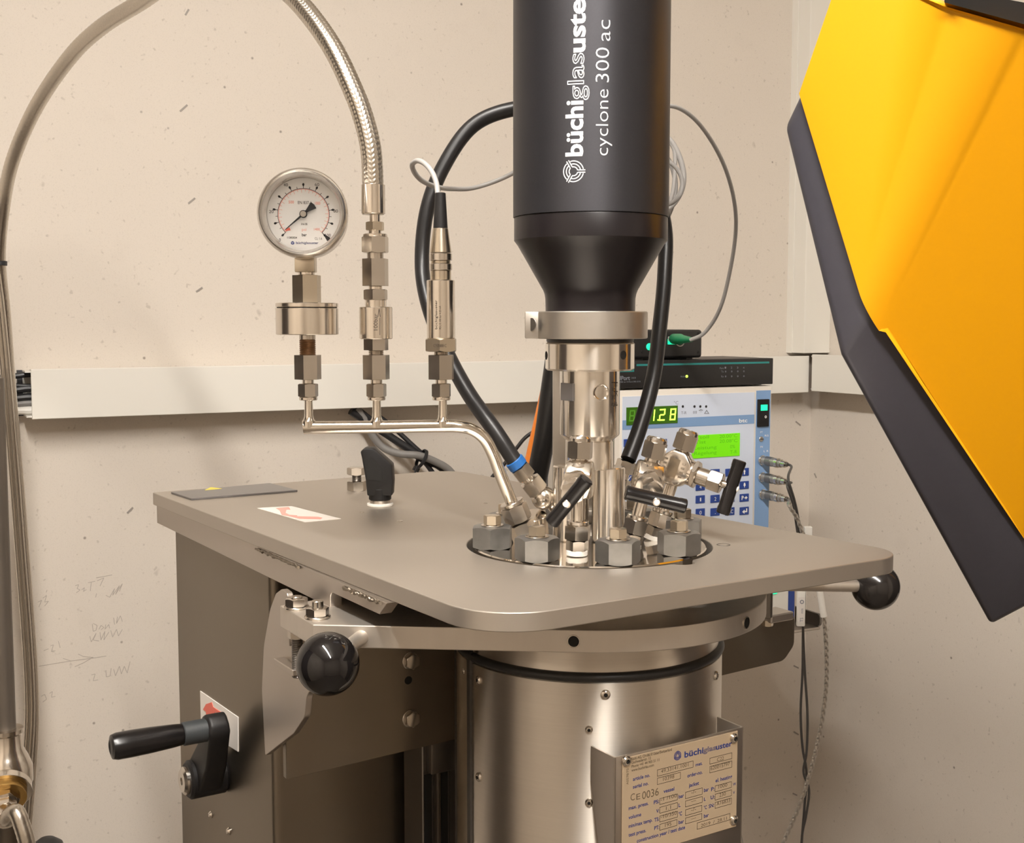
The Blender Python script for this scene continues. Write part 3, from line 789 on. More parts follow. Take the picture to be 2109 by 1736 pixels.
# ------------------------------------------------------------------ slide rails beside the column (dark profiles)
rl = thing('slide_rail', 'black aluminium slide rail standing left of the steel jacket', 'rail', FP.pt(-.02, 0, -.02))
RP = Plane(FP.pt(0, 0, -.03), E1)
a0, _ = RP.uv(870, 1600); a1, _ = RP.uv(936, 1600)
zt = RP.uv(900, 1570)[1]
b = MB(); b.box(a0, a1 + .01, .0, zt + .05, -.03, 0, RP.mat(0)); b.build('body', 'dark_steel', rl, bevel=(.0008, 1))
for xa, xb, mt, pr in ((874, 889, 'hole_black', .0004), (891, 896, 'dark_steel', .002), (902, 905, 'bolt_steel', .002), (908, 922, 'hole_black', .0004), (924, 932, 'dark_steel', .002)):
    u0, _ = RP.uv(xa, 1650); u1, _ = RP.uv(xb, 1650)
    b = MB(); b.box(u0, u1, .0, RP.uv(900, 1590)[1], -.001, pr, RP.mat(0)); b.build('groove' if mt == 'hole_black' else 'rib', mt, rl, smooth=0)
u0, z0 = RP.uv(878, 1590); u1, z1 = RP.uv(936, 1553)
b = MB(); b.box(u0, u1, z0, z1 + .02, 0, .008, RP.mat(0)); b.build('carriage', 'dark_steel', rl, bevel=(.0012, 2))
# ------------------------------------------------------------------ heating jacket
AXV = Vector((AXX, AXY, 0))
jk = thing('heating_jacket', 'round brushed steel heating jacket with nameplate under the clamp plate', 'jacket', AXV + Z * (CZ - .45))
RJ = .0885
zs = CZ - .2135
b = MB(); b.lathe([(.0, CZ - .46), (RJ - .001, CZ - .46), (RJ, CZ - .459), (RJ, zs - .0035), (RJ - .0015, zs - .0025), (.0, zs - .0025)], T(AXV), 96); shell = b.build('shell', 'jacket_steel', jk)
prof = []
for k_ in range(13):
    a_ = -math.pi / 2 + math.pi * k_ / 12; prof.append((RJ - .0012 + .0028 * math.cos(a_), zs + .0028 * math.sin(a_)))
b = MB(); b.lathe([(.07, zs - .0028)] + prof + [(.07, zs + .0028)], T(AXV), 96); b.build('rubber_seal', 'rubber', jk)
b = MB(); b.lathe([(.06, zs + .002), (RJ - .0022, zs + .002), (RJ - .0032, zs + .0075), (RJ - .0060, zs + .0115), (RJ - .0065, ZC - CT + .001), (.06, ZC - CT + .001)], T(AXV), 96); b.build('collar', 'collar_steel', jk)
def on_jacket(px, py, rad=RJ):
    d = ray(px, py); a2 = d.x ** 2 + d.y ** 2; b2 = -2 * (d.x * AXX + d.y * AXY); c2 = AXX ** 2 + AXY ** 2 - rad ** 2
    dsc = max(b2 * b2 - 4 * a2 * c2, 0); P = EYE + d * ((-b2 - math.sqrt(dsc)) / (2 * a2))
    return P, Vector((P.x - AXX, P.y - AXY, 0)).normalized()
for px, py, s_ in ((1247, 1430, 1.0), (986, 1400, .9), (987, 1600, 1.0), (1474, 1391, 1.0), (1213, 1502, .8), (1213, 1652, .8)):
    P, n = on_jacket(px, py); Mx = frame(P, n)
    b = MB(); b.lathe([(0, 0), (.0030 * s_, 0), (.0029 * s_, .0008), (.0020 * s_, .0016), (.0012 * s_, .0017), (.0010 * s_, .0002), (0, .0002)], Mx, 24); o = b.build('rivet', 'bolt_steel', jk)
    b = MB(); b.cyl(.00105 * s_, .0002, .0010, Mx, 16); b.build('rivet_bore', 'hole_black', o)
# seam gap and dark side cover on the left of the shell
P, n = on_jacket(970, 1500); M = frame(P, n, Z)
b = MB(); b.box(-.20, .085, -.0012, .0012, -.001, .0006, M); b.build('seam', 'hole_black', jk, smooth=0)
P2 = at(936, 1500, AXY + .004); P3 = at(967, 1500, AXY - .045)
b = MB(); v = [Vector((P2.x, P2.y, 0)), Vector((P3.x, P3.y, 0)), Vector((P3.x + .02, P3.y + .01, 0)), Vector((P2.x + .03, P2.y + .02, 0))]
b.prism([(q.x, q.y) for q in v], CZ - .46, zs - .001); o = b.build('side_cover', 'cover_dark', jk, bevel=(.0008, 2))
SP = Plane(v[0], v[1] - v[0]); P = SP.px(957, 1381)
b = MB(); b.lathe([(0, 0), (.0026, 0), (.002, .0012), (.001, .0013), (.0008, .0004), (0, .0004)], frame(P, SP.n), 20); b.build('screw', 'bolt_steel', o)

# nameplate bracket: folded sheet standing off the shell
f0 = at(1265, 1600, .69); f0.z = 0
NPL = Plane(f0, E1)
aR, zTR = NPL.uv(1531, 1501); _, zTL = NPL.uv(1265, 1556); zT = (zTR + zTL) / 2
zB = CZ - .345
nbk = .0232
b = MB(); tk = .0012
Mx = NPL.mat(0)
b.box(0, aR, zB, zT, -tk, 0, Mx)                           # front
b.build('nameplate_bracket', 'sheet_steel', jk, bevel=(.0005, 2))
def side(aa, flip):
    q = [(0, zT), (-nbk, zT), (-nbk, NPL.uv(1213, 1650)[1]), (-.008, zB), (0, zB)]
    vs = [NPL.pt(aa, z_, o_) for o_, z_ in q] + [NPL.pt(aa + tk * flip, z_, o_) for o_, z_ in q]
    mb = MB(); mb.add(vs, [tuple(range(5)), tuple(range(9, 4, -1))] + [(i, (i + 1) % 5, 5 + (i + 1) % 5, 5 + i) for i in range(5)]); return mb
side(0, 1).build('bracket_side', 'sheet_steel', jk, smooth=0); side(aR, -1).build('bracket_side', 'sheet_steel', jk, smooth=0)
q0 = NPL.uv(1280, 1560); q1 = NPL.uv(1515, 1700)
n0, n1 = NPL.uv(1280, 1600)[0], NPL.uv(1516, 1600)[0]
nzT = NPL.uv(1280, 1561)[1]; nzB = NPL.uv(1517, 1700)[1]
b = MB(); b.box(n0, n1, nzB, nzT, .0002, .0011, Mx); npo = b.build('nameplate', 'name_gold', jk, bevel=(.0003, 1)); npo['label'] = 'gold tinted engraved nameplate with boxed figures'
for px, py in ((1290, 1567), (1511, 1520), (1511, 1689)):
    P = NPL.px(px, py, .0011); Mr = frame(P, NPL.n)
    b = MB(); b.lathe([(0, 0), (.0032, 0), (.0031, .0008), (.0022, .0016), (.0013, .0017), (.0011, .0002), (0, .0002)], Mr, 24); b.build('rivet', 'bolt_steel', npo)
    b = MB(); b.cyl(.0012, .0002, .0011, Mr, 16); b.build('rivet_bore', 'hole_black', npo)
O_ = .00118
tb = MB(); 
ptext(tb, NPL, O_, [('büchi', 1407, 1559, 1446, 13, .025), ('uster', 1472, 1543, 1505, 12, .025)])
tb.build('maker_lettering', 'ink_blue', npo, smooth=0)
tb = MB(); ptext(tb, NPL, O_, [('glas', 1446, 1549, 1472, 11, 0, .02)]); 
def logo(mb, M, r, th):
    for f in (.42, .70, .98):
        for a0 in (0, 120, 240):
            n = 14; vs = []; 
            for k_ in range(n + 1):
                a_ = R(a0 + 12 + 96 * k_ / n + 90); 
                for rr in (r * f - th / 2, r * f + th / 2): vs.append((rr * math.cos(a_), rr * math.sin(a_), 0))
            mb.add(vs, [(2 * i, 2 * i + 1, 2 * i + 3, 2 * i + 2) for i in range(n)], M)
    for a0 in (0, 120, 240):
        a_ = R(a0 + 90)
        for off in (-1, 1):
            d = Vector((math.cos(a_), math.sin(a_), 0)); s_ = Vector((-d.y, d.x, 0)) * (off * r * .11)
            t_ = Vector((-d.y, d.x, 0)) * th / 2
            p, q_ = d * r * .45 + s_, d * r * 1.15 + s_
            mb.add([p - t_, p + t_, q_ + t_, q_ - t_], [(0, 1, 2, 3)], M)
la_, lb_ = NPL.uv(1393, 1555); k_ = mpp(NPL.px(1393, 1555)); logo(tb, NPL.mat(O_, la_, lb_), 9 * k_, 1.6 * k_)
tb.build('emblem', 'ink_blue', npo, smooth=0)
tb = MB(); ptext(tb, NPL, O_, [('article no.', 1301, 1607, 1336, 8, .02), ('serial no.', 1301, 1623, 1333, 8, .02), ('mat.', 1430, 1577, 1444, 7, .02), ('order-no.', 1413, 1600, 1444, 8, .02),
  ('max. press.', 1292, 1667, 1333, 8, .02), ('volume', 1292, 1686, 1318, 8, .02), ('min/max temp.', 1292, 1704, 1341, 8, .02), ('test press.', 1292, 1722, 1328, 8, .02), ('construction year / test date', 1309, 1734, 1408, 8, .02),
  ('PS:', 1344, 1655, 1355, 8, .02), ('V:', 1349, 1673, 1355, 8, .02), ('TS:', 1345, 1691, 1355, 8, .02), ('PT:', 1345, 1708, 1355, 8, .02),
  ('bar', 1395, 1643, 1406, 8, .02), ('L', 1395, 1661, 1399, 8, .02), ('°C', 1395, 1679, 1402, 8, .02), ('bar', 1395, 1696, 1406, 8, .02),
  ('bar', 1447, 1630, 1457, 8, .02), ('L', 1447, 1648, 1451, 7, .02), ('°C', 1447, 1666, 1453, 8, .02), ('bar', 1447, 1683, 1457, 8, .02),
  ('vessel', 1364, 1632, 1386, 8, .02), ('jacket', 1416, 1620, 1437, 8, .02), ('el. heating', 1471, 1610, 1505, 8, .02), ('P:', 1462, 1628, 1469, 8, .02), ('U:', 1461, 1645, 1469, 8, .02), ('SN:', 1457, 1663, 1468, 8, .02), ('W', 1507, 1617, 1513, 6, .02), ('V', 1507, 1634, 1511, 6, .02)])
tb.build('blue_lettering', 'ink_blue', npo, smooth=0)
tb = MB(); ptext(tb, NPL, O_, [('0036', 1320, 1645, 1354, 17, .0), ('C', 1296, 1648, 1305, 15, 0), ('E', 1308, 1646, 1316, 13, 0),
  ('49.33141.1001', 1359, 1591, 1415, 8), ('10398', 1363, 1607, 1386, 8), ('C22', 1474, 1567, 1488, 8), ('620015797', 1461, 1585, 1500, 8), ('-1 /100', 1358, 1649, 1391, 8), ('1.1', 1369, 1667, 1379, 8), ('-10/350', 1358, 1685, 1391, 8), ('195', 1367, 1702, 1380, 8),
  ('-/-', 1421, 1634, 1431, 7), ('—', 1421, 1652, 1431, 7), ('-/-', 1421, 1670, 1431, 7), ('—', 1421, 1688, 1431, 7), ('1000', 1477, 1623, 1495, 8), ('230', 1479, 1640, 1492, 8), ('A16833', 1473, 1658, 1501, 8), ('2019  /  28.11', 1441, 1702, 1494, 7),
  ('Büchi AG, CH-8610 Uster/Switzerland', 1297, 1565, 1381, 6, .02), ('Gschwaderstr. 12', 1298, 1572, 1338, 6, .02), ('Phone +41 44 905 51 11', 1298, 1580, 1355, 6, .02), ('www.buchiglas.com', 1298, 1588, 1344, 6, .02)])
ptv = NPL.uv(1292, 1614); k_ = mpp(NPL.px(1292, 1614))
put_text(tb, 'A0578/75', NPL.mat(O_, *ptv) @ Matrix.Rotation(math.pi / 2, 4, 'Z'), 34 * k_, 8 * k_)
tb.build('black_lettering', 'ink_brown', npo, smooth=0)
fb = MB()
def outline(mb, pl, x0, yt0, x1, yb0, wd, o):
    """rectangle outline: left px, top-left py, right px, bottom-left py"""
    a0, b1 = pl.uv(x0, yt0); _, b0 = pl.uv(x0, yb0); a1, _ = pl.uv(x1, yt0)
    M = pl.mat(o)
    for (u0, u1, v0, v1) in ((a0, a1, b0, b0 + wd), (a0, a1, b1 - wd, b1), (a0, a0 + wd, b0, b1), (a1 - wd, a1, b0, b1)):
        mb.add([(u0, v0, 0), (u1, v0, 0), (u1, v1, 0), (u0, v1, 0)], [(0, 1, 2, 3)], M)
for x0, y0, x1, y1 in ((1351, 1584, 1425, 1598), (1351, 1601, 1399, 1615), (1459, 1560, 1505, 1573), (1459, 1577, 1505, 1591), (1356, 1643, 1393, 1656), (1356, 1661, 1393, 1674), (1356, 1679, 1393, 1692), (1356, 1696, 1392, 1709),
    (1409, 1630, 1444, 1644), (1409, 1648, 1444, 1661), (1409, 1666, 1443, 1679), (1409, 1683, 1443, 1696), (1470, 1617, 1504, 1630), (1470, 1634, 1504, 1647), (1470, 1651, 1504, 1664), (1433, 1693, 1501, 1707)):
    outline(fb, NPL, x0, y0, x1, y1, .00028, O_)
fb.build('box_frames', 'ink_etch', npo, smooth=0)
# wires leaving below the nameplate
for i, (xa, xb) in enumerate(((1500, 1494), (1513, 1508), (1521, 1527))):
    wpt = [at(xa, 1690, .762), at(xa + 1, 1715, .762), at(xb, 1745, .762), at(xb - 4, 1800, .765), at(xb - 6, 1900, .77)]
    wpt = smooth_path(wpt, 6); wpt.append(Vector((wpt[-1].x, wpt[-1].y, .02)))
    b = MB(); b.tube(wpt, .0016, 10); o = b.build('sensor_wire', 'wire_silver')
    tag(o, 'thin silver wire hanging out below the nameplate, %s of three' % ('leftmost', 'middle', 'rightmost')[i], 'wire', 'wires below the nameplate')

# ------------------------------------------------------------------ reactor head: flange, nuts, posts
hd = thing('flange_assembly', 'polished steel reactor flange with ring of large hex nuts', 'flange', AXV + Z * (ZP - .03))
ZF = ZP + .0004
b = MB(); b.lathe([(0, ZF - .030), (.0765, ZF - .030), (.0775, ZF - .029), (.0775, ZF - .0008), (.0767, ZF), (0, ZF)], T(AXV), 128); b.build('flange', 'chrome', hd)
b = MB(); b.ring(.0700, .0812, ZP - .0105, ZP - .0080, T(AXV), 96); b.build('gap_shade_ring', 'hole_black', hd)  # black ring added as shade, keeps the gap round the flange dark
for i in range(8):
    a_ = R(12 + 45 * i - 90)                              # 0 deg = towards the camera
    cx_, cy_ = AXX + .0656 * math.cos(a_), AXY + .0656 * math.sin(a_)
    M = T(cx_, cy_, ZF); rot = (R(2), R(40), R(15), R(44), R(11), R(36), R(25), R(57))[i]
    b = MB(); b.hexn(.0140, .0, .0142, M, rot=rot); nt_ = b.build('hex_nut', 'zinc', hd)
    b = MB(); b.cyl(.0075, .0142, .0150, M); b.build('stud_washer', 'bolt_steel', nt_)
    b = MB(); b.hexn(.0058, .0150, .0212, M, rot=rot + .5); b.build('stud_head', 'brass_tint', nt_)
def flange_at(px, py): return onz(px, py, ZF)
ptop = CZ - .0975
for nm, px, hw, Yp in (('post', 1176, 37, .815), ('post', 1253, 34, .808)):
    P = at(px, 1040, Yp); r_ = hw * mpp(P)
    b = MB(); b.cyl(r_, ZF, ptop, T(P.x, P.y, 0), 56, .0008); b.build(nm, 'turned_steel', hd)
# plug with mirror face in front of the pipe fitting
P = flange_at(1102, 1108); 
stack(hd, P, Vector((-.12, -.30, 1)), [('plug_body', 'fitting_steel', 'h', -.004, .0135, .0098), ('plug_face', 'chrome', 'c', .0135, .0175, .0098)])

# ------------------------------------------------------------------ stirrer drive
md = thing('stirrer_drive', 'dark grey cylindrical stirrer motor with white lettering on a polished coupling', 'motor', AXV + Z * (ptop))
zp = lambda py: at(1213, py, AXY).z
RM = .0506
b = MB(); b.lathe([(0, zp(449)), (RM - .0004, zp(449)), (RM, zp(448)), (RM, zp(-330)), (RM - .002, zp(-338)), (0, zp(-338))], T(AXV), 96); mh = b.build('motor_housing', 'motor_anod', md)
k_ = mpp(Vector((AXX, AXY, CZ)))
cone = [(0, zp(450)), (RM - .0008, zp(450)), (RM - .0006, zp(452)), (RM - .0006, zp(496)), (RM - .0030, zp(506))]
x0, y0_, x1, y1_ = RM - .003, 506, 97 * k_, 598
for t_ in range(1, 9):
    f = t_ / 8; cone.append((x0 + (x1 - x0) * f, zp(y0_ + (y1_ - y0_) * f)))
cone += [(94 * k_, zp(606)), (92.5 * k_, zp(616)), (92 * k_, zp(641)), (0, zp(641))]
b = MB(); b.lathe(cone, T(AXV), 96); b.build('cone_housing', 'motor_black', md)
b = MB(); b.lathe([(0, zp(697)), (116 * k_, zp(697)), (118 * k_, zp(695)), (118 * k_, zp(643.5)), (116 * k_, zp(641.5)), (0, zp(641.5))], T(AXV), 96); cl = b.build('clamp_collar', 'clamp_alu', md)
P = at(1100, 668, AXY - .004); b = MB(); b.box(-.006, .0045, -.011, .011, zp(697) + .0002, zp(642), T(P.x, P.y, 0)); b.build('clamp_block', 'clamp_alu', cl, bevel=(.0006, 2))
b = MB(); b.cyl(.0042, 0, .0005, frame(at(1096, 668, AXY - .0155), Vector((-.75, -.66, 0)))); b.build('clamp_bore', 'dark_steel', cl)
b = MB(); b.box(-.0003, .0003, -.0112, .0, zp(697), zp(642), T(P.x + .0042, P.y + .0001, 0)); b.build('clamp_slit', 'hole_black', cl, smooth=0)
b = MB(); b.cyl(90 * k_, zp(704), zp(697), T(AXV), 64); b.build('gap_ring', 'rubber', md)
b = MB(); b.cyl(92 * k_, zp(762), zp(704), T(AXV), 96, .0012); rg = b.build('bearing_ring', 'turned_steel', md)
for px, py in ((1125, 732), (1284, 731)):
    P, n = on_jacket(px, py, 92 * k_); b = MB(); b.cyl(.0030, -.002, .0003, frame(P, n), 24); b.build('bore', 'hole_black', rg)
b = MB(); b.lathe([(0, zp(907)), (47 * k_, zp(907)), (61 * k_, zp(895)), (62 * k_, zp(893)), (62 * k_, zp(762)), (0, zp(762))], T(AXV), 96); cp_ = b.build('coupling', 'turned_steel', md)
b = MB(); b.cyl(50 * k_, ptop, zp(906), T(AXV), 72); b.build('shaft_sleeve', 'turned_steel', md)
# square window and round window milled into the coupling
def on_cyl_patch(mb, r_, pts):
    q = [on_jacket(x, y, r_)[0] for x, y in pts]; mb.add(q, [tuple(range(len(q)))])
P, n = on_jacket(1168, 807, 62 * k_)
b = MB(); Mw = frame(P, n, Z); b.box(-.0057, .0057, -.0062, .0062, -.004, .0004, Mw); b.build('square_window', 'label_plate', cp_, bevel=(.0003, 1))
P, n = on_jacket(1238, 808, 62 * k_); Mw = frame(P, n, Z)
b = MB(); b.lathe([(0, -.0012), (.0036, -.0008), (.0046, .0004), (.0052, .0006), (.0055, .0002), (.0055, -.002)], Mw, 40); b.build('round_window', 'chrome', cp_)
# flat with engraved characters on the right
P, n = on_jacket(1264, 825, 62 * k_); tb = MB()
for i, s_ in enumerate(('EN 12', 'S 13', '58')):
    pass
Mt = frame(P + n * .0006, n, Z)
Mt = Mt @ Matrix.Rotation(math.pi, 4, 'Z')
for i, (s_, dx) in enumerate((('E K 4', .0012), ('1 5 X 8', -.0016))):
    put_text(tb, s_, Mt @ T(-.012, dx, 0), .016, .0032)
tb.build('engraving', 'ink_etch', cp_, smooth=0)

# white print wrapped round the motor
def wrap(name, mat, items, parent, flat=None):
    """items: (string, py start (bottom), py end (top), px baseline, px height, bold, outline)"""
    mb = MB()
    for s_, ya, yb, xb, hpx, bold, ol in items:
        V, Fc, a0, a1 = text_verts(s_, bold, ol)
        if not ol:                                    # slice the letters so that they follow the curve
            bm = bmesh.new(); bv = [bm.verts.new(v) for v in V]
            for f in Fc:
                try: bm.faces.new([bv[i] for i in f])
                except ValueError: pass
            for yy in range(-3, 10):
                bmesh.ops.bisect_plane(bm, geom=bm.verts[:] + bm.edges[:] + bm.faces[:], plane_co=(0, yy * .09, 0), plane_no=(0, 1, 0))
            bm.verts.index_update(); V = [v.co.copy() for v in bm.verts]; Fc = [tuple(v.index for v in f.verts) for f in bm.faces]; bm.free()
        za, zb_ = at(xb, ya, AXY - RM).z, at(xb, yb, AXY - RM).z
        kk = (zb_ - za) / (a1 - a0); hs = hpx * mpp(Vector((AXX, AXY - RM, CZ))) / .72
        P, n = on_jacket(xb, 200, RM); b0 = math.atan2(n.y, n.x)
        vs = []
        for v in V:
            ang_ = b0 - (v.y * hs) / RM; rr = RM + .00012 + (v.z * hs * .1 if ol else 0)
            vs.append((AXX + rr * math.cos(ang_), AXY + rr * math.sin(ang_), za + (v.x - a0) * kk))
        mb.add(vs, Fc)
    return mb.build(name, mat, parent, smooth=0)
wrap('maker_lettering', 'ink_white', [('büchi', 321, 206, 1200, 36, .028, 0), ('glas', 206, 108, 1202, 35, 0, .016), ('uster', 107, -32, 1204, 35, .028, 0)], mh)
wrap('model_lettering', 'ink_white', [('cyclone', 320, 184, 1253, 27, -.013, 0), ('300', 169, 98, 1254, 29, -.013, 0), ('ac', 84, 41, 1256, 29, -.013, 0)], mh)
lm = MB(); logo(lm, Matrix.Identity(4), 20 * k_, 1.9 * k_)
P, n = on_jacket(1181, 352, RM); b0 = math.atan2(n.y, n.x); zc = at(1181, 352, AXY - RM).z
mb = MB(); mb.add([(AXX + (RM + .00012) * math.cos(b0 + v.y / RM), AXY + (RM + .00012) * math.sin(b0 + v.y / RM), zc - v.x) for v in lm.v], lm.f); mb.build('emblem', 'ink_white', mh, smooth=0)

# upright behind the coupling that carries the drive
up = thing('drive_upright', 'pale steel upright standing behind the polished coupling', 'bracket', Vector((AXX, AXY + .09, ZP)))
xa = at(1139, 860, AXY + .085).x; xb = at(1266, 860, AXY + .085).x
b = MB(); b.box(xa, xb, AXY + .085, AXY + .097, ZP, zp(745), None); b.build('web', 'clamp_alu', up, bevel=(.001, 2))
b = MB(); b.box(xa, xb, AXY + .05, AXY + .085, zp(760), zp(745), None); b.build('arm', 'clamp_alu', up, bevel=(.001, 2))
b = MB(); b.box(xa - .004, xb, AXY + .080, AXY + .11, ZP, ZP + .010, None); b.build('foot', 'clamp_alu', up, bevel=(.001, 2))
# ------------------------------------------------------------------ gas manifold
YM = .79
mf = thing('gas_manifold', 'polished horizontal steel pipe manifold with three upright stubs and a bent leg', 'manifold', flange_at(1088, 1100))
kM = mpp(at(800, 880, YM))
pts = [at(626, 881, YM), at(700, 880, YM), at(800, 879, YM), at(900, 877.5, YM), at(945, 878, YM), at(972, 884, YM + .002), at(996, 901, YM + .004), at(1013, 930, YM + .006), at(1030, 975, YM + .008), at(1050, 1025, YM + .010), at(1064, 1058, YM + .011)]
b = MB(); b.tube(smooth_path(pts, 10), 13 * kM, 32); b.build('pipe', 'tube_steel', mf)
for px in (636, 776, 912):
    P = at(px, 866, YM); k_ = mpp(P); zt = at(px, 824, YM).z
    b = MB(); z0 = at(px, 880, YM).z
    b.lathe([(0, z0), (14 * k_, z0), (14 * k_, z0 + 13 * k_), (11 * k_, z0 + 17 * k_), (9 * k_, z0 + 24 * k_), (8.5 * k_, zt), (0, zt)], T(P.x, P.y, 0), 32); b.build('stub', 'tube_steel', mf)
# compression fitting at the flange end
d = (at(1046, 1015, YM + .01) - at(1080, 1098, YM + .012)).normalized(); Pn = at(1080, 1098, YM + .012)
stack(mf, Pn, d, [('fitting_body', 'hex_steel', 'h', -.006, .008, .0092), ('compression_nut', 'hex_steel', 'h', .009, .0205, .0092, .2), ('nut_collar', 'bolt_steel', 'c', .0205, .0232, .0083)])

# ------------------------------------------------------------------ pressure gauge with diaphragm seal
def adapter(ax):
    return [('adapter_hex', 'hex_steel', 'H', 731, 781, 28, .25 + ax), ('neck', 'fitting_steel', 'c', 781, 790, 12), ('compression_nut', 'hex_steel', 'h', 790, 817, 21, .25 + ax), ('nut_collar', 'fitting_steel', 'c', 817, 824, 18.5)]
pg = thing('pressure_gauge', 'round steel pressure gauge with white dial and black needle on the left stub', 'gauge', at(636, 824, YM))
vstack(pg, YM, 634, 756, [('socket', 'fitting_steel', 'c', 560, 567, 17), ('socket_hex', 'brass_tint', 'H', 567, 623, 30, .42), ('seal_lid', 'fitting_steel', 'c', 624, 632.5, 64), ('seal_gap', 'hole_black', 'c', 632.5, 634.5, 61.5), ('seal_body', 'fitting_steel', 'c', 634.5, 689, 64),
   ('stem', 'hex_steel', 'c', 689, 700, 16.5), ('thread', 'thread_copper', 't', 700, 731, 17)] + adapter(.12))
vstack(pg, YM, 630, 560, [('neck_block', 'brass_tint', 'b', 525, 561, 20, .006)])
GC = at(624, 440, YM - .012); kg = mpp(GC)
gn = Vector((.06, -1, .03)).normalized(); MG = frame(GC, gn, (1, 0, 0))
# make x point right and y up as seen from the room
gx = Vector((1, 0, 0)) - gn * gn.x; gx.normalize(); gy = gn.cross(gx)
for i, c in enumerate((gx, gy, gn)):
    for k_ in range(3): MG[k_][i] = c[k_]
g = kg
b = MB(); b.lathe([(0, -.030), (80 * g, -.030), (86 * g, -.027), (86 * g, -.004), (92 * g, -.003), (92.5 * g, .000), (92 * g, .0045), (89 * g, .0075), (85 * g, .0085), (81.5 * g, .0075), (79.5 * g, .0050), (77 * g, .0042), (76 * g, .0030), (75.5 * g, -.004), (0, -.004)], MG, 96); bz = b.build('case', 'bezel_steel', pg)
b = MB(); b.cyl(75.5 * g, -.0045, -.0035, MG, 72); dial = b.build('dial', 'dial_white', pg)
b = MB(); b.cyl(75.8 * g, .0020, .0026, MG, 72); b.build('glass', 'gauge_glass', pg)
def dpt(r_, deg): a_ = R(deg); return (r_ * math.cos(a_), r_ * math.sin(a_))
def val(v): return 225 - 2.7 * v
ZD = -.0034
bk, rd_, bl = MB(), MB(), MB()
def dquad(mb, p, q, w0, w1=None):
    p = Vector(p); q = Vector(q); d = (q - p).normalized(); s_ = Vector((-d.y, d.x)); w1 = w0 if w1 is None else w1
    mb.add([(p + s_ * w0 / 2).to_tuple() + (ZD,), (q + s_ * w1 / 2).to_tuple() + (ZD,), (q - s_ * w1 / 2).to_tuple() + (ZD,), (p - s_ * w0 / 2).to_tuple() + (ZD,)], [(0, 1, 2, 3)], MG)
def darc(mb, r_, wd, a0, a1, n=60):
    for i in range(n): dquad(mb, dpt(r_ * g, a0 + (a1 - a0) * i / n), dpt(r_ * g, a0 + (a1 - a0) * (i + 1.05) / n), wd * g)
darc(bk, 53, 1.0, 225, -45); darc(rd_, 51.5, 1.2, 225, -45)
for v in range(0, 101, 5):
    a_ = val(v)
    if v % 10 == 0:
        dquad(bk, dpt(53 * g, a_), dpt(58 * g, a_), 1.2 * g); dquad(bk, dpt(57 * g, a_), dpt(61 * g, a_), 1.2 * g, 5 * g); dquad(bk, dpt(61 * g, a_), dpt(64 * g, a_), 5 * g, 2.2 * g)
    else: dquad(bk, dpt(53 * g, a_), dpt(57.5 * g, a_), 1.0 * g)
dquad(bk, dpt(58 * g, -45), dpt(75 * g, -45), 1.5 * g, 11 * g)
for v in range(0, 1451, 50):
    a_ = 225 - 270 * v / 1450; big = v % 100 == 0
    dquad(rd_, dpt(51 * g, a_), dpt((44.5 if big else 47) * g, a_), .8 * g)
def dtext(mb, s_, x, y, h, wd=None, bold=0.0):
    put_text(mb, s_, MG @ T(x * g, y * g, ZD), wd * g if wd else None, h * g / .72, bold, center=True)
for v, x, y in ((0, -49, -56, ), (20, -66, 2), (40, -36, 57), (60, 28, 58), (80, 66, 4), (100, 50, -46)):
    dtext(bk, str(v), x, y, 6.5, 9 if 10 < v < 100 else (11 if v == 100 else 3.5))
dtext(bk, 'EN 837-1', 2, 21, 6.5, 27); dtext(bk, 'bar', 1, -45, 6, 10, .02); dtext(bk, '316 SS', 1, -22, 4, 13, .02); dtext(bk, 'CL 1.6', 30, -52, 5, 15); dtext(bk, '11302024', -24, -50, 4, 20, .02)
dtext(rd_, 'psi', 1, -34, 6, 9); dtext(rd_, '1400', 27, -33, 5, 12, .02); dtext(rd_, '500', -25, 22, 6, 11, .02); dtext(rd_, '1000', 29, 20, 6, 11, .02)
dtext(bl, 'büchiglasuster', 7, -61, 5, 46, .01)
logo(bl, MG @ T(-23 * g, -59 * g, ZD), 3.2 * g, .7 * g)
bk.build('black_scale', 'ink_black', dial, smooth=0); rd_.build('red_scale', 'ink_pale_red', dial, smooth=0); bl.build('blue_print', 'ink_blue', dial, smooth=0)
nd = MB(); a_ = 221
d2 = Vector((math.cos(R(a_)), math.sin(R(a_)))); s2 = Vector((-d2.y, d2.x))
def npoly(pts): nd.prism([(p.x * g, p.y * g) for p in pts], -.0022, -.0016, MG)
npoly([d2 * 50 + s2 * .6, d2 * 50 - s2 * .6, s2 * -2.2, s2 * 2.2])
npoly([s2 * 2.5, s2 * -2.5, d2 * -10 - s2 * 2.8, d2 * -28 - s2 * 8.5, d2 * -30 , d2 * -28 + s2 * 8.5, d2 * -10 + s2 * 2.8])
nd.build('needle', 'ink_black', pg, smooth=0)
b = MB(); b.cyl(8 * g, -.003, -.0012, MG, 32); hb_ = b.build('needle_hub', 'ink_black', pg); b = MB(); b.cyl(6.3 * g, -.0012, -.0006, MG, 32); b.build('hub_cap', 'clamp_alu', hb_)
dm = MB(); dquad(dm, Vector((-37, -33)) * g, Vector((-28, -30)) * g, 3 * g, 7 * g); dm.build('red_mark', 'ink_red', dial, smooth=0)

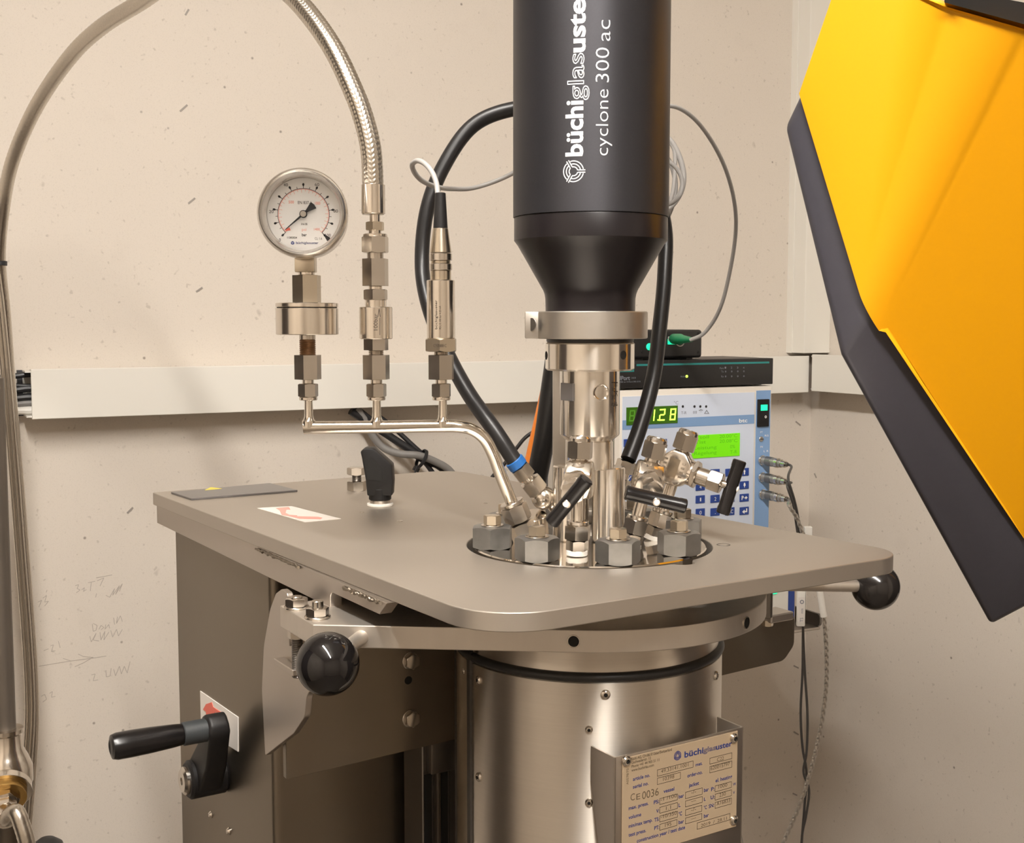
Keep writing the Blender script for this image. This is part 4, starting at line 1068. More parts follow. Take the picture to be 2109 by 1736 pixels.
# ------------------------------------------------------------------ check valve line under the braided hose
cv = thing('check_valve_line', 'tall stack of steel hex fittings marked 100bar on the middle stub', 'valve', at(776, 824, YM))
cvp = vstack(cv, YM, 774, 660, [('hose_stem', 'fitting_steel', 'c', 441, 458, 11), ('small_hex', 'brass_tint', 'h', 457, 475, 19.5, .4), ('stem', 'fitting_steel', 'c', 474, 483, 13), ('union_shoulder', 'fitting_steel', 'c', 482, 488, 25), ('union_nut', 'bolt_steel', 'h', 487, 521, 28.5, .38), ('stem', 'hex_steel', 'c', 520, 534, 17),
   ('coupling_hex', 'hex_steel', 'H', 533, 589, 27.5, .35), ('stem', 'fitting_steel', 'c', 589, 597, 14), ('valve_hex', 'hex_steel', 'h', 596, 618, 25.5, .4), ('valve_neck', 'fitting_steel', 'c', 617, 633, 22), ('valve_body', 'fitting_steel', 'c', 632, 698, 34), ('lower_hex', 'hex_steel', 'H', 698, 721, 26, .36), ('thread', 'bolt_steel', 't', 721, 731, 16)] + adapter(.08))
tb = MB(); body = cvp[10]
kv = mpp(at(774, 665, YM)); P, n = None, None
cxv = at(774, 660, YM).x
def wrap_small(mb, s_, X, Y, r_, ya, yb, pxb, hpx, bold=0.0, xref=774):
    V, Fc, a0, a1 = text_verts(s_, bold); za, zb_ = at(xref, ya, Y - r_).z, at(xref, yb, Y - r_).z
    kk = (zb_ - za) / (a1 - a0); hs = hpx * mpp(Vector((X, Y - r_, CZ))) / .72; b0 = -math.pi / 2 + (pxb) * mpp(Vector((X, Y, CZ))) / r_
    mb.add([(X + (r_ + .0001) * math.cos(b0 - v.y * hs / r_), Y + (r_ + .0001) * math.sin(b0 - v.y * hs / r_), za + (v.x - a0) * kk) for v in V], Fc)
wrap_small(tb, '100bar', cxv, YM, 34 * kv, 680, 646, 7, 8)
wrap_small(tb, '—>', cxv, YM, 34 * kv, 690, 636, 15, 9)
tb.build('valve_lettering', 'ink_etch', body, smooth=0)

# ------------------------------------------------------------------ pressure transducer
pt_ = thing('pressure_transducer', 'slim polished pressure transducer with black cable boot on the right stub', 'sensor', at(912, 824, YM))
tr_ = vstack(pt_, YM, 908, 640, [('cable_boot', 'black_plastic', 'c', 397, 471, 15, 11), ('connector_cone', 'brass_tint', 'c', 470, 521, 22.5, 16), ('knurl_ring', 'bolt_steel', 'c', 522, 537, 23.5), ('groove', 'brass_tint', 'c', 537, 543, 20.5), ('knurl_ring', 'bolt_steel', 'c', 543, 557, 23.5), ('connector_base', 'brass_tint', 'c', 557, 577, 21.5),
   ('body', 'fitting_steel', 'c', 577, 697, 29), ('hex', 'brass_tint', 'h', 697, 724, 35, .5), ('thread', 'bolt_steel', 't', 723, 731, 15)] + adapter(.2))
tb = MB(); xr = at(908, 640, YM).x; kt = mpp(at(908, 640, YM))
wrap_small(tb, 'büchiglasuster', xr, YM, 29 * kt, 678, 618, -6, 5, .01, 908); wrap_small(tb, 'PE-L 0..100 bar 4-20 mA', xr, YM, 29 * kt, 678, 630, 2, 4, 0, 908)
tb.build('body_print', 'ink_etch', tr_[6], smooth=0)
tb = MB(); put_text(tb, '1293160HC', Matrix(((1, 0, 0, xr), (0, 0, -1, YM - 35 * kt * 1.01), (0, 1, 0, at(908, 714, YM).z), (0, 0, 0, 1))), 26 * kt, 9 * kt, center=True); tb.build('hex_print', 'ink_etch', tr_[7], smooth=0)

# ------------------------------------------------------------------ braided hoses
def braid(freq_a, pitch):
    def f(dist, a, r_):
        w1 = math.sin(freq_a * a + 2 * math.pi * dist / pitch); w2 = math.sin(freq_a * a - 2 * math.pi * dist / pitch)
        return 1 + .022 * max(w1, w2) + .018 * w1 * w2
    return f
hs_ = thing('braided_hose', 'thick braided steel hose arching from the fitting stack to the left edge', 'hose', at(768, 441, YM))
path = pxpath([(768.5, 442, YM), (768, 385, YM), (763, 303, YM), (746, 235, YM + .003), (729, 190, YM + .006), (683, 95, .81), (611, 0, .84), (560, -40, .865), (500, -66, .90), (440, -74, .935), (385, -60, .97), (338, -30, 1.0), (296, 0, 1.03), (207, 57, 1.08), (147, 114, 1.12), (70, 228, 1.18), (23, 341, 1.23), (6, 430, 1.27), (-2, 531, 1.30), (8, 640, 1.32), (20, 800, 1.34), (45, 1100, 1.36), (68, 1450, 1.37), (62, 1600, 1.37), (48, 1760, 1.37), (40, 1850, 1.37)], 10)
path += [Vector((path[-1].x, path[-1].y, path[-1].z + (.03 - path[-1].z) * k / 20)) for k in range(1, 21)]
def weave(n, p):
    """crimped strands: columns of slanting wires, the slant alternating from column to column"""
    def f(dist, a, r_):
        c = a * n / (2 * math.pi); i = math.floor(c); x = c - i
        ph = dist / p + (x if i % 2 else -x) * .9
        return 1 + .055 * abs(math.sin(math.pi * ph)) * (math.sin(math.pi * x) ** .5) - .02
    return f
near = [p for p in path if p.y < 1.0]; far = [p for p in path if p.y >= .998]
near = resample(near, .00048); far = resample([near[-1]] + far[1:], .0013)
b = MB(); b.tube(near, .0067, 72, mod=weave(12, .0030)); b.build('braid', 'braid_steel', hs_, smooth=80)
b = MB(); b.tube(far, .0067, 36, mod=braid(9, .006)); b.build('braid', 'braid_steel', hs_, smooth=80)
vstack(hs_, YM, 768.5, 410, [('end_sleeve', 'fitting_steel', 'c', 380, 441, 24.5)])
P = at(-2, 542, 1.302); b = MB(); b.ring(.0068, .0082, -.0025, .0025, frame(P, Vector((.02, 0, 1))), 32); b.build('black_tie', 'cable_black', hs_)
tag(hs_, hs_['label'], 'hose')
for i, (dx, rr, lb_) in enumerate(((-17, .0032, 'thin braided steel hose hanging beside the wall pipe, nearer the frame edge'), (-8, .0034, 'thin braided steel hose hanging against the thick braided hose'))):
    pth = pxpath([(dx + 2, 560, 1.30), (dx + 12, 640, 1.305), (dx + 27, 800, 1.315), (dx + 51, 1100, 1.33), (dx + 74, 1450, 1.34), (dx + 68, 1580, 1.34), (dx + 60, 1700, 1.34), (dx + 52, 1850, 1.34)], 8)
    pth = resample(pth + [Vector((pth[-1].x, pth[-1].y, .03))], .0014)
    b = MB(); b.tube(pth, rr, 16, mod=braid(6, .006)); o = b.build('thin_hose', 'braid_steel', base=pth[-1]); tag(o, lb_, 'hose', 'braided hoses by the left edge')

# wall pipe with valve at the lower left
wp = thing('wall_pipe', 'dark vertical gas pipe with brass and steel valve at the lower left', 'pipe', at(5, 1736, 1.27))
Pp = at(5, 1300, 1.27); kp = mpp(Pp)
zq = lambda py: at(5, py, 1.27).z
b = MB(); b.cyl(20 * kp, zq(1505), CZ - .06, T(Pp.x, Pp.y, 0)); b.build('pipe', 'pipe_brown', wp)
b = MB(); b.cyl(28 * kp, .0, zq(1655), T(Pp.x, Pp.y, 0)); b.build('lower_pipe', 'pipe_brown', wp)
b = MB(); b.lathe([(0, zq(1662)), (30 * kp, zq(1662)), (33 * kp, zq(1650)), (40 * kp, zq(1632)), (50 * kp, zq(1610)), (50 * kp, zq(1580)), (40 * kp, zq(1555)), (32 * kp, zq(1540)), (30 * kp, zq(1512)), (34 * kp, zq(1508)), (34 * kp, zq(1500)), (0, zq(1500))], T(Pp.x, Pp.y, 0), 40); b.build('valve_body', 'fitting_steel', wp)
Pb = at(12, 1596, 1.27); dv = Vector((.30, -.80, -.42)).normalized()
stack(wp, Pb, dv, [('flange_ring', 'fitting_steel', 'c', .018, .026, .0265), ('brass_ring', 'brass', 'c', .026, .034, .0215), ('ring_nut', 'fitting_steel', 'h', .034, .040, .0150), ('hex_nut', 'fitting_steel', 'h', .040, .050, .0118)])
Pv = Pb + dv * .049
yv = (Pv + dv * .012).y
hp_ = [Pv, Pv + dv * .012, at(33, 1672, yv - .012), at(46, 1702, yv - .016), at(57, 1745, yv - .018), at(64, 1850, yv - .018)]
pth = smooth_path(hp_, 10); pth = resample(pth + [Vector((pth[-1].x, pth[-1].y, .03))], .0014)
b = MB(); b.tube(pth, .0082, 24, mod=braid(8, .006)); o = b.build('valve_hose', 'braid_steel', base=pth[-1]); tag(o, 'braided steel hose leaving the brass valve at the bottom left', 'hose')
b = MB(); b.cyl(.0102, -.001, .016, frame(pth[2], pth[12] - pth[2])); b.build('end_sleeve', 'fitting_steel', o)
P = at(98, 1752, 1.30); b = MB(); b.lathe([(0, -.02), (.018, -.02), (.020, -.005), (.016, .008), (.008, .014), (0, .015)], T(P), 40); kb = b.build('cap', 'rubber', base=P - Z * .02); kb.name = 'rubber_cap'; tag(kb, 'black rubber cap peeking in at the bottom left edge', 'cap')

# ------------------------------------------------------------------ needle valves
def valve(label, base, top, body, hc, h0, h1, bonnet=.5, cap='open'):
    base, top, body, hc, h0, h1 = [Vector(p) for p in (base, top, body, hc, h0, h1)]
    v = thing('needle_valve', label, 'valve', base, 'needle valves on the reactor head')
    ax = (top - base).normalized(); L = (top - base).length; st = hc - body; sl = st.length; st.normalize()
    lb_ = (body - base).dot(ax); bc = base + ax * lb_
    # forged body: octagonal block in the plane of axis and stem
    sv = (st - ax * st.dot(ax)).normalized(); wv = ax.cross(sv).normalized()
    Mb = Matrix.Identity(4)
    for i, c in enumerate((sv, ax, sv.cross(ax))):
        for k_ in range(3): Mb[k_][i] = c[k_]
    Mb.translation = bc
    rb = .0122
    oc = [(rb * math.cos(R(22.5 + 45 * i)), rb * 1.05 * math.sin(R(22.5 + 45 * i))) for i in range(8)]
    b = MB(); b.prism(oc, -.0085, .0085, Mb); bd = b.build('body', 'fitting_steel', v, bevel=(.0018, 2), smooth=28)
    em = MB()
    for sx in (-1, 1):
        for yy in (-.005, -.002, .001, .004): em.box(-.0082, -.0058, yy, yy + .0014, .0084, .0091, Mb) if sx < 0 else em.box(.0048, .0072, yy, yy + .0014, .0084, .0091, Mb)
    em.build('cast_marks', 'bolt_steel', bd, bevel=(.0002, 1))
    em = MB(); em.box(-.0042, .0030, -.0060, .0066, .0083, .0087, Mb); em.build('etched_label', 'brass_tint', bd, smooth=0)
    # upper neck and nut
    stack(v, base, ax, [('upper_neck', 'fitting_steel', 'c', lb_ + .009, L - .0135, .0046), ('neck_flare', 'fitting_steel', 'c', lb_ + .0085, lb_ + .0125, .0085, .0052), ('upper_nut', 'hex_steel', 'h', L - .0140, L - .0030, .0082, .25)])
    Mt = frame(base, ax)
    b = MB(); b.lathe([(.0028, L - .006), (.0068, L - .0031), (.0068, L - .0012), (.0058, L), (.0038, L), (.0030, L - .0012), (.0028, L - .006)], Mt, 36); b.build('nut_collar', 'bolt_steel', v)
    b = MB(); b.cyl(.0030, L - .006, L - .0035, Mt, 24); b.build('ferrule', 'brass_tint', v)
    # lower neck, nut, male end
    stack(v, base, ax, [('male_end', 'hex_steel', 'h', .0030, .0095, .0072, .1), ('lower_nut', 'bolt_steel', 'h', .0100, .0195, .0085, .3), ('lower_collar', 'bolt_steel', 'c', .0195, .0220, .0070), ('lower_neck', 'fitting_steel', 'c', .0215, lb_ - .008, .0043)])
    b = MB(); b.ring(.002, .0068, .0, .0034, Mt, 32); b.build('seal_ring', 'ptfe', v)
    # bonnet towards the handle
    sd = stack(v, bc, st, [('bonnet', 'fitting_steel', 'c', .008, .012, .0085), ('bonnet_nut', 'bolt_steel', 'h', .012, .0150, .0100, .2), ('packing_neck', 'hex_steel', 'c', .0150, sl * bonnet + .004, .0060), ('packing_nut', 'hex_steel', 'h', sl * bonnet + .004, sl * bonnet + .013, .0075, .4), ('stem', 'bolt_steel', 'c', sl * bonnet + .013, sl + .0046, .0026)])
    d = (h1 - h0).normalized(); Lh = (h1 - h0).length; Mh = frame(h0, d)
    r_ = .0044
    b = MB(); b.lathe([(0, .0006), (r_ * .55, .0), (r_ * .9, 0), (r_ * 1.05, .0007), (r_ * 1.05, .0042), (r_, .0050), (r_, Lh - .0050), (r_ * 1.05, Lh - .0042), (r_ * 1.05, Lh - .0007), (r_ * .9, Lh), (r_ * .55, Lh), (0, Lh - .0006)], Mh, 32); hd_ = b.build('handle', 'black_gloss' if False else 'grip', v)
    b = MB(); b.cyl(.0019, r_ - .0008, r_ + .0004, frame(hc, st), 20); b.build('stem_end', 'ptfe', hd_)
    return v
valve('needle_valve'.replace('_', ' ') + ' standing upright in front of the two polished posts, bar handle tilted', at(1188, 1143, .757), at(1196, 898, .757), at(1192, 987, .757), at(1168, 1034, .712), at(1135, 1077, .715), at(1209, 986, .708), .35)
valve('needle valve leaning right, its bar handle lying almost level', at(1298, 1128, .787), at(1354, 901, .787), at(1333, 988, .787), at(1351, 1030, .742), at(1288, 1014, .742), at(1413, 1043, .742), .35)
valve('needle valve leaning over the controller keypad, bar handle upright at right', at(1345, 1112, .815), at(1420, 886, .815), at(1400, 966, .815), at(1507, 1003, .800), at(1524, 948, .800), at(1488, 1058, .800), .52)

# ------------------------------------------------------------------ black cooling hose with its fittings
ch = thing('cooling_hose', 'black rubber cooling hose looping up behind the dark motor', 'hose', flange_at(1125, 1060))
pts = pxpath([(1062, 953, .815), (1020, 888, .82), (965, 810, .84), (915, 715, .865), (880, 620, .885), (869, 540, .90), (880, 430, .905), (915, 340, .91), (975, 258, .915), (1050, 226, .915), (1150, 222, .915), (1250, 262, .92), (1330, 350, .92), (1368, 460, .915), (1369, 560, .905), (1358, 680, .885), (1345, 780, .865), (1318, 880, .85), (1294, 946, .84)], 8)
b = MB(); b.tube(pts, .0055, 24); b.build('hose', 'rubber_hose', ch)
P0 = at(1058, 947, .815); d = (at(1100, 1001, .818) - P0).normalized()
stack(ch, P0, d, [('blue_ring', 'blue_ring', 'c', .000, .0058, .0066), ('hose_nut', 'hex_steel', 'h', .0062, .0150, .0072, .3), ('neck', 'fitting_steel', 'c', .0145, .0180, .0045), ('union_nut', 'hex_steel', 'h', .0178, .0275, .0082, .3), ('elbow_neck', 'fitting_steel', 'c', .0270, .0330, .0052)])
Pe = P0 + d * .0335
b = MB(); b.sphere(.0082, T(Pe), 32, 20); b.build('elbow', 'fitting_steel', ch)
b = MB(); b.tube(smooth_path([Pe, Pe + Vector((.007, .003, -.004)), Pe + Vector((.014, .004, -.014)), flange_at(1160, 1082)], 6), .0056, 20); b.build('elbow_leg', 'fitting_steel', ch)
P0 = at(1296, 938, .842); d = (at(1272, 1010, .842) - P0).normalized()
stack(ch, P0, d, [('hose_nut', 'bolt_steel', 'h', .004, .0125, .0072, .1), ('neck', 'fitting_steel', 'c', .012, .017, .0045), ('union_nut', 'hex_steel', 'h', .017, .026, .0072), ('lower_tube', 'fitting_steel', 'c', .026, .055, .004)])

# ------------------------------------------------------------------ grey sensor cable
gc = thing('sensor_cable', 'light grey cable looping from the transducer behind the motor to the green plug', 'cable', at(902, 397, YM))
YB = 1.57
pts = [(902, 402, YM), (899, 378, YM + .004), (890, 355, YM + .008), (876, 338, YM + .014), (860, 331, YM + .022), (849.5, 338, YM + .030), (852, 352, YM + .040), (862, 366, YM + .05), (878, 377, YM + .07), (900, 385, YM + .10), (930, 389, .93), (970, 388, .95), (1010, 377, .955), (1050, 360, .955), (1120, 320, .95),
       (1220, 300, .95), (1330, 310, .95), (1392, 345, .95), (1405, 375, .95), (1398, 405, .95), (1370, 423, .96), (1310, 420, .97), (1280, 380, .98), (1300, 310, .99), (1350, 275, 1.0), (1385, 300, 1.0), (1390, 350, 1.0), (1378, 420, 1.0), (1340, 460, 1.01), (1290, 420, 1.03), (1290, 300, 1.06), (1330, 225, 1.08), (1378, 218, 1.10),
       (1420, 236, 1.14), (1462, 285, 1.20), (1495, 350, 1.26), (1513, 420, 1.32), (1515, 480, 1.37), (1503, 560, 1.42), (1485, 630, 1.46), (1465, 668, 1.49), (1445, 690, 1.505), (1422, 700, 1.515)]
pp = pxpath(pts, 8); rads = []
for i, p in enumerate(pp): rads.append(.00175 if p.y < 1.0 else .00175 + min((p.y - 1.0) / .5, 1) * .0007)
b = MB(); b.tube(pp, rads, 14); b.build('cable', 'cable_grey', gc)
pts = pxpath([(x, y, 1.0) for x, y in ((1320, 440), (1375, 430), (1400, 400), (1408, 365), (1398, 320), (1376, 285), (1330, 262), (1290, 300), (1290, 400), (1320, 450))], 8)
b = MB(); b.tube(pts, .0023, 14); b.build('coil', 'cable_grey', gc)
pts = pxpath([(x, y, 1.012) for x, y in ((1310, 470), (1360, 465), (1382, 430), (1391, 380), (1380, 335), (1350, 305), (1310, 330), (1300, 420))], 8)
b = MB(); b.tube(pts, .0021, 14); b.build('coil', 'cable_grey', gc)
# ------------------------------------------------------------------ temperature controller on the wall
c0 = at(1430, 900, 1.60); c0.z = 0
CP = Plane(c0, U)
ct = thing('temperature_controller', 'white and pale blue temperature controller with green displays behind the valves', 'controller', CP.pt(0, CZ - .3))
def cu(px, py=900): return CP.uv(px, py)
aL = cu(1276)[0]; aR = cu(1588, 900)[0]; zt = cu(1430, 799)[1]; zbm = cu(1430, 1160)[1]
MC = CP.mat(0)
wallgap = (CP.p0 - WALL.p0).dot(NW)
b = MB(); b.box(aL, aR, zbm, zt, -(wallgap - .10), 0, MC); b.build('case', 'ctrl_body', ct, bevel=(.002, 2))
b = MB(); b.box(aL + .05, aR - .05, zbm + .05, zt - .06, -wallgap, -(wallgap - .10), MC); b.build('wall_mount', 'dark_steel', ct, smooth=0)
pa, pz = cu(1281)[0], cu(1281, 817)[1]; pb = cu(1552)[0]; pzb = cu(1430, 1130)[1]
b = MB(); b.box(pa, pb, pzb, pz, 0, .0008, MC); fp = b.build('front_panel', 'ctrl_panel', ct, smooth=0)
sz1 = cu(1430, 859)[1]; sz0 = cu(1430, 878)[1]
b = MB(); b.box(pa, pb, sz0, sz1, .0008, .0011, MC); sb = b.build('stripe', 'ctrl_stripe', fp, smooth=0)
sa, sb2 = cu(1556)[0], cu(1585)[0]; z1 = cu(1570, 804)[1]
b = MB(); b.box(sa, sb2, pzb, z1, 0, .0008, MC); sp_ = b.build('side_strip', 'ctrl_stripe', ct, smooth=0)
def rect(px0, py0, px1, py1, o0, o1, name, mat, parent, bev=None):
    """upright rectangle on the controller face given by its centre-line pixel extents"""
    xm, ym = (px0 + px1) / 2, (py0 + py1) / 2
    a0 = cu(px0, ym)[0]; a1 = cu(px1, ym)[0]; zb_ = cu(xm, py1)[1]; zt_ = cu(xm, py0)[1]
    m = MB(); m.box(a0, a1, zb_, zt_, o0, o1, MC); return m.build(name, mat, parent, smooth=0, bevel=bev)
ds = rect(1289, 837, 1394, 873, .0008, .0020, 'number_display', 'lcd_dark', ct)
def digit(parent, ch, px, py, wpx, hpx, mat):
    a0, zc = cu(px, py); k_ = mpp(CP.px(px, py)); w_, h_ = wpx * k_, hpx * k_; t_ = w_ * .24
    segs = {'8': 'abcdefg', '2': 'abged', '1': 'bc', '0': 'abcdef'}[ch]; m = MB(); sl = .10
    R_ = {'a': (0, w_, h_ - t_, h_), 'd': (0, w_, 0, t_), 'g': (t_ * .6, w_ - t_ * .6, h_ / 2 - t_ / 2, h_ / 2 + t_ / 2), 'f': (0, t_, h_ / 2, h_), 'b': (w_ - t_, w_, h_ / 2, h_), 'e': (0, t_, 0, h_ / 2), 'c': (w_ - t_, w_, 0, h_ / 2)}
    for c in segs:
        x0, x1, y0, y1 = R_[c]; g_ = t_ * .10
        vs = [(x0 + g_, y0 + g_), (x1 - g_, y0 + g_), (x1 - g_, y1 - g_), (x0 + g_, y1 - g_)]
        m.prism([(a0 - w_ / 2 + x + sl * (y - h_ / 2), zc - h_ / 2 + y) for x, y in vs], .0019, .0023, MC)
    m.build('digit', mat, parent, smooth=0)
digit(ds, '8', 1300, 856, 14, 24, 'seg_off'); digit(ds, '8', 1322, 855.5, 14, 24, 'seg_off'); digit(ds, '1', 1341, 855, 14, 24, 'seg_lit'); digit(ds, '2', 1362, 854, 15, 25, 'seg_lit'); digit(ds, '8', 1384, 853, 15, 25, 'seg_lit')
a0, zc = cu(1352, 866); b = MB(); b.box(a0, a0 + .0018, zc, zc + .0018, .0019, .0023, MC); b.build('decimal_point', 'seg_lit', ds, smooth=0)
lc = rect(1424, 894, 1522, 941, .0008, .0018, 'text_display', 'lcd_lit', ct)
tb = MB(); ptext(tb, CP, .0019, [('Tsoll', 1430, 904, 1458, 7), ('20.00°C', 1480, 902, 1517, 7), ('Tist', 1430, 914, 1452, 7), ('20.08°C', 1480, 912, 1517, 7), ('Leistung', 1428, 926, 1474, 7), ('0%', 1502, 923, 1512, 7), ('Regelung', 1428, 937, 1474, 7), ('T-R', 1502, 934, 1516, 7)]); tb.build('display_text', 'lcd_text', lc, smooth=0)
# status lamps, icons, lettering
for px in (1406, 1430, 1442, 1454):
    P = CP.px(px, 837, .0008); b = MB(); b.cyl(.0017, 0, .0008, frame(P, CP.n), 20); b.build('status_lamp', 'ink_black', fp)
tb = MB(); ptext(tb, CP, .0010, [('°C', 1387, 833, 1396, 7), ('T-R', 1402, 853, 1413, 6), ('lll', 1427, 852, 1434, 6), ('*', 1438, 854, 1447, 11, .03)])
for i in range(3):
    pass
P = [CP.uv(1449, 852), CP.uv(1460, 852), CP.uv(1454.5, 843.5)]; c_ = (sum(p[0] for p in P) / 3, sum(p[1] for p in P) / 3)
Qi = [(c_[0] + (p[0] - c_[0]) * .55, c_[1] + (p[1] - c_[1]) * .55) for p in P]
tb.add([(x, y, .0010) for x, y in P] + [(x, y, .0010) for x, y in Qi], [(0, 1, 4, 3), (1, 2, 5, 4), (2, 0, 3, 5)], MC)
tb.build('panel_lettering', 'ink_grey', fp, smooth=0)
tb = MB(); ptext(tb, CP, .0013, [('btc', 1521, 870, 1538, 8, .015)]); tb.build('model_lettering', 'ink_white', sb, smooth=0)
# keys
slope = -.036
keys = {(0, 0): '7', (0, 1): '8', (0, 2): '9', (0, 3): '^', (1, 0): '4', (1, 1): '5', (1, 2): '6', (1, 3): 'v', (2, 0): '1', (2, 1): '2', (2, 2): '3', (2, 3): 'P>', (3, 0): '0', (3, 1): '.', (3, 2): 'ESC', (3, 3): '<'}
rowy = (975, 1002, 1028, 1055)
kx = (1441, 1471.5, 1502, 1531.5)
def key(px, py, ch):
    k = rect(px - 9.5, py - 8, px + 9.5, py + 8, .0008, .0018, 'key', 'ctrl_key', ct, (.0004, 1))
    m = MB(); k_ = mpp(CP.px(px, py)); a0, z0 = cu(px, py); O = .0020
    def tri(p): m.add([(a0 + x * k_, z0 + y * k_, O) for x, y in p], [tuple(range(len(p)))], MC)
    if ch == '^': tri([(-1.5, -5), (1.5, -5), (1.5, 1), (3, 1), (0, 5), (-3, 1), (-1.5, 1)])
    elif ch == 'v': tri([(-1.5, 5), (-3, -1), (-1.5, -1), (0, -6), (1.5, -1), (3, -1), (1.5, 5)])
    elif ch == 'P>': put_text(m, 'P', CP.mat(O, a0 - 7.5 * k_, z0 - 4 * k_), 5.5 * k_, 12 * k_, .03); tri([(0, -1.5), (3, -1.5), (3, -4), (8, 0), (3, 4), (3, 1.5), (0, 1.5)])
    elif ch == '<': tri([(7, 5), (4, 5), (4, 0), (0, 0), (0, 3), (-6, -1.5), (0, -6), (0, -3), (7, -3)])
    elif ch == '/': tri([(-5, 0), (-3, 1), (-1, -2), (5, 5), (6, 4), (-1, -5)])
    else: put_text(m, ch, CP.mat(O, a0, z0 - 4 * k_), (len(ch) * 5.0) * k_ if ch not in '.1' else (3 if ch == '1' else 2) * k_, 11 * k_, .0, center=True)
    m.build('key_symbol', 'ink_white', k, smooth=0)
for (r_, c_), ch_ in keys.items(): key(kx[c_], rowy[r_] + slope * (kx[c_] - 1441), ch_)
key(1363, 912, '/'); key(1293, 985, '/'); key(1293, 912, '/')
# power switch, screw, connectors on the side strip
sw = rect(1558, 822, 1581, 878, .0008, .0040, 'power_switch', 'black_plastic', ct, (.0006, 1))
rect(1563, 833, 1576, 845, .0040, .0050, 'switch_lamp', 'led_green', sw)
a0, z0 = cu(1573, 858); tb = MB(); tb.ring(.0010, .0018, .0041, .0043, CP.mat(0, a0, z0) , 20, .0001); tb.build('off_symbol', 'ink_white', sw)
P = CP.px(1567, 904, .0008); b = MB(); b.cyl(.0036, 0, .0015, frame(P, CP.n), 24); sc_ = b.build('fuse_screw', 'clamp_alu', ct)
b = MB(); b.box(-.003, .003, -.0004, .0004, .0014, .0018, CP.mat(.0008, *CP.uv(1567, 904))); b.build('slot', 'hole_black', sc_, smooth=0)
tb = MB(); ptext(tb, CP, .0010, [('PT', 1565, 892, 1570, 4), ('RS', 1574, 899, 1582, 4), ('IN', 1565, 922, 1570, 4), ('L R', 1572, 931, 1582, 4)]); tb.build('strip_lettering', 'ink_white', sp_, smooth=0)
CONN = []
for px, py in ((1567, 947), (1567, 982), (1568, 1017)):
    P = CP.px(px, py, .0); d = (CP.n + Vector((.25, 0, -.06))).normalized()
    cn_ = thing('plug_connector', 'round silver plug on the controller side strip, %s of three' % ('uppermost', 'middle', 'lowest')[len(CONN)], 'plug', P, 'round plugs on the controller')
    stack(cn_, P, d, [('socket_nut', 'fitting_steel', 'c', .0009, .004, .0068), ('collar', 'clamp_alu', 'c', .004, .010, .0060), ('grip_ring', 'zinc', 'c', .010, .020, .0066), ('body', 'clamp_alu', 'c', .020, .026, .0062), ('ridge', 'bolt_steel', 'c', .026, .031, .0066), ('ridge', 'clamp_alu', 'c', .031, .036, .0056), ('cable_nut', 'bolt_steel', 'c', .036, .043, .0046), ('strain_relief', 'dark_steel', 'c', .043, .046, .0030)])
    CONN.append((P + d * .044, d))
# cables from the plugs
def cable(name, label, pts, r_, mat, group=None, mod=None, seg=10, n=8, cat='cable', drop=True):
    pth = smooth_path(pts, n)
    if drop: pth += [Vector((pth[-1].x, pth[-1].y, pth[-1].z + (.02 - pth[-1].z) * k / 8)) for k in range(1, 9)]
    if mod: pth = resample(pth, .0012)
    b = MB(); b.tube(pth, r_, seg, mod=mod); o = b.build(name, mat, base=pth[-1]); return tag(o, label, cat, group)
def twist(n, pitch): return lambda d_, a_, r_: 1 + .22 * math.sin(n * a_ + 2 * math.pi * d_ / pitch)
(P1, d1), (P2, d2), (P3, d3) = CONN
cable('signal_cable', 'thin grey cable curving down from the uppermost round plug', [P1 - d1 * .004, P1 + d1 * .006, at(1624, 990, 1.52), at(1636, 1030, 1.53), at(1645, 1075, 1.54), at(1652, 1150, 1.55), at(1657, 1225, 1.56), at(1654, 1300, 1.57), at(1653, 1380, 1.58), at(1649, 1470, 1.58), at(1653, 1540, 1.58), at(1661, 1590, 1.58), at(1657, 1660, 1.58), at(1651, 1740, 1.58), at(1650, 1850, 1.58)], .0017, 'cable_charcoal', 'cables from the round plugs')
cable('signal_cable', 'thin grey cable curving down from the middle round plug', [P2 - d2 * .004, P2 + d2 * .006, at(1622, 1003, 1.52), at(1634, 1040, 1.53), at(1641, 1085, 1.54), at(1650, 1150, 1.55), at(1654, 1225, 1.555), at(1654, 1300, 1.56), at(1658, 1390, 1.57), at(1663, 1470, 1.57), at(1661, 1550, 1.57), at(1655, 1590, 1.57), at(1666, 1625, 1.57), at(1660, 1680, 1.57), at(1652, 1720, 1.57), at(1650, 1850, 1.57)], .0017, 'cable_charcoal', 'cables from the round plugs')
o = cable('sheathed_cable', 'twisted silver cable with white sleeve hanging in a long bow below the ball knob', [P3 - d3 * .004, P3 + d3 * .006, at(1626, 1042, 1.52), at(1641, 1066, 1.53), at(1652, 1095, 1.53), at(1670, 1150, 1.52), at(1688, 1212, 1.50), at(1697, 1272, 1.50), at(1702, 1340, 1.50), at(1701, 1420, 1.50), at(1690, 1500, 1.50), at(1673, 1575, 1.50), at(1650, 1650, 1.50), at(1620, 1720, 1.50), at(1600, 1770, 1.50), at(1570, 1850, 1.50)], .0024, 'wire_silver', 'cables from the round plugs', twist(3, .009), 14)
b = MB(); b.tube(smooth_path([at(1683, 1196, 1.499), at(1689, 1222, 1.499), at(1697, 1270, 1.498)], 6), .0042, 18); b.build('white_sleeve', 'white_plastic', o)
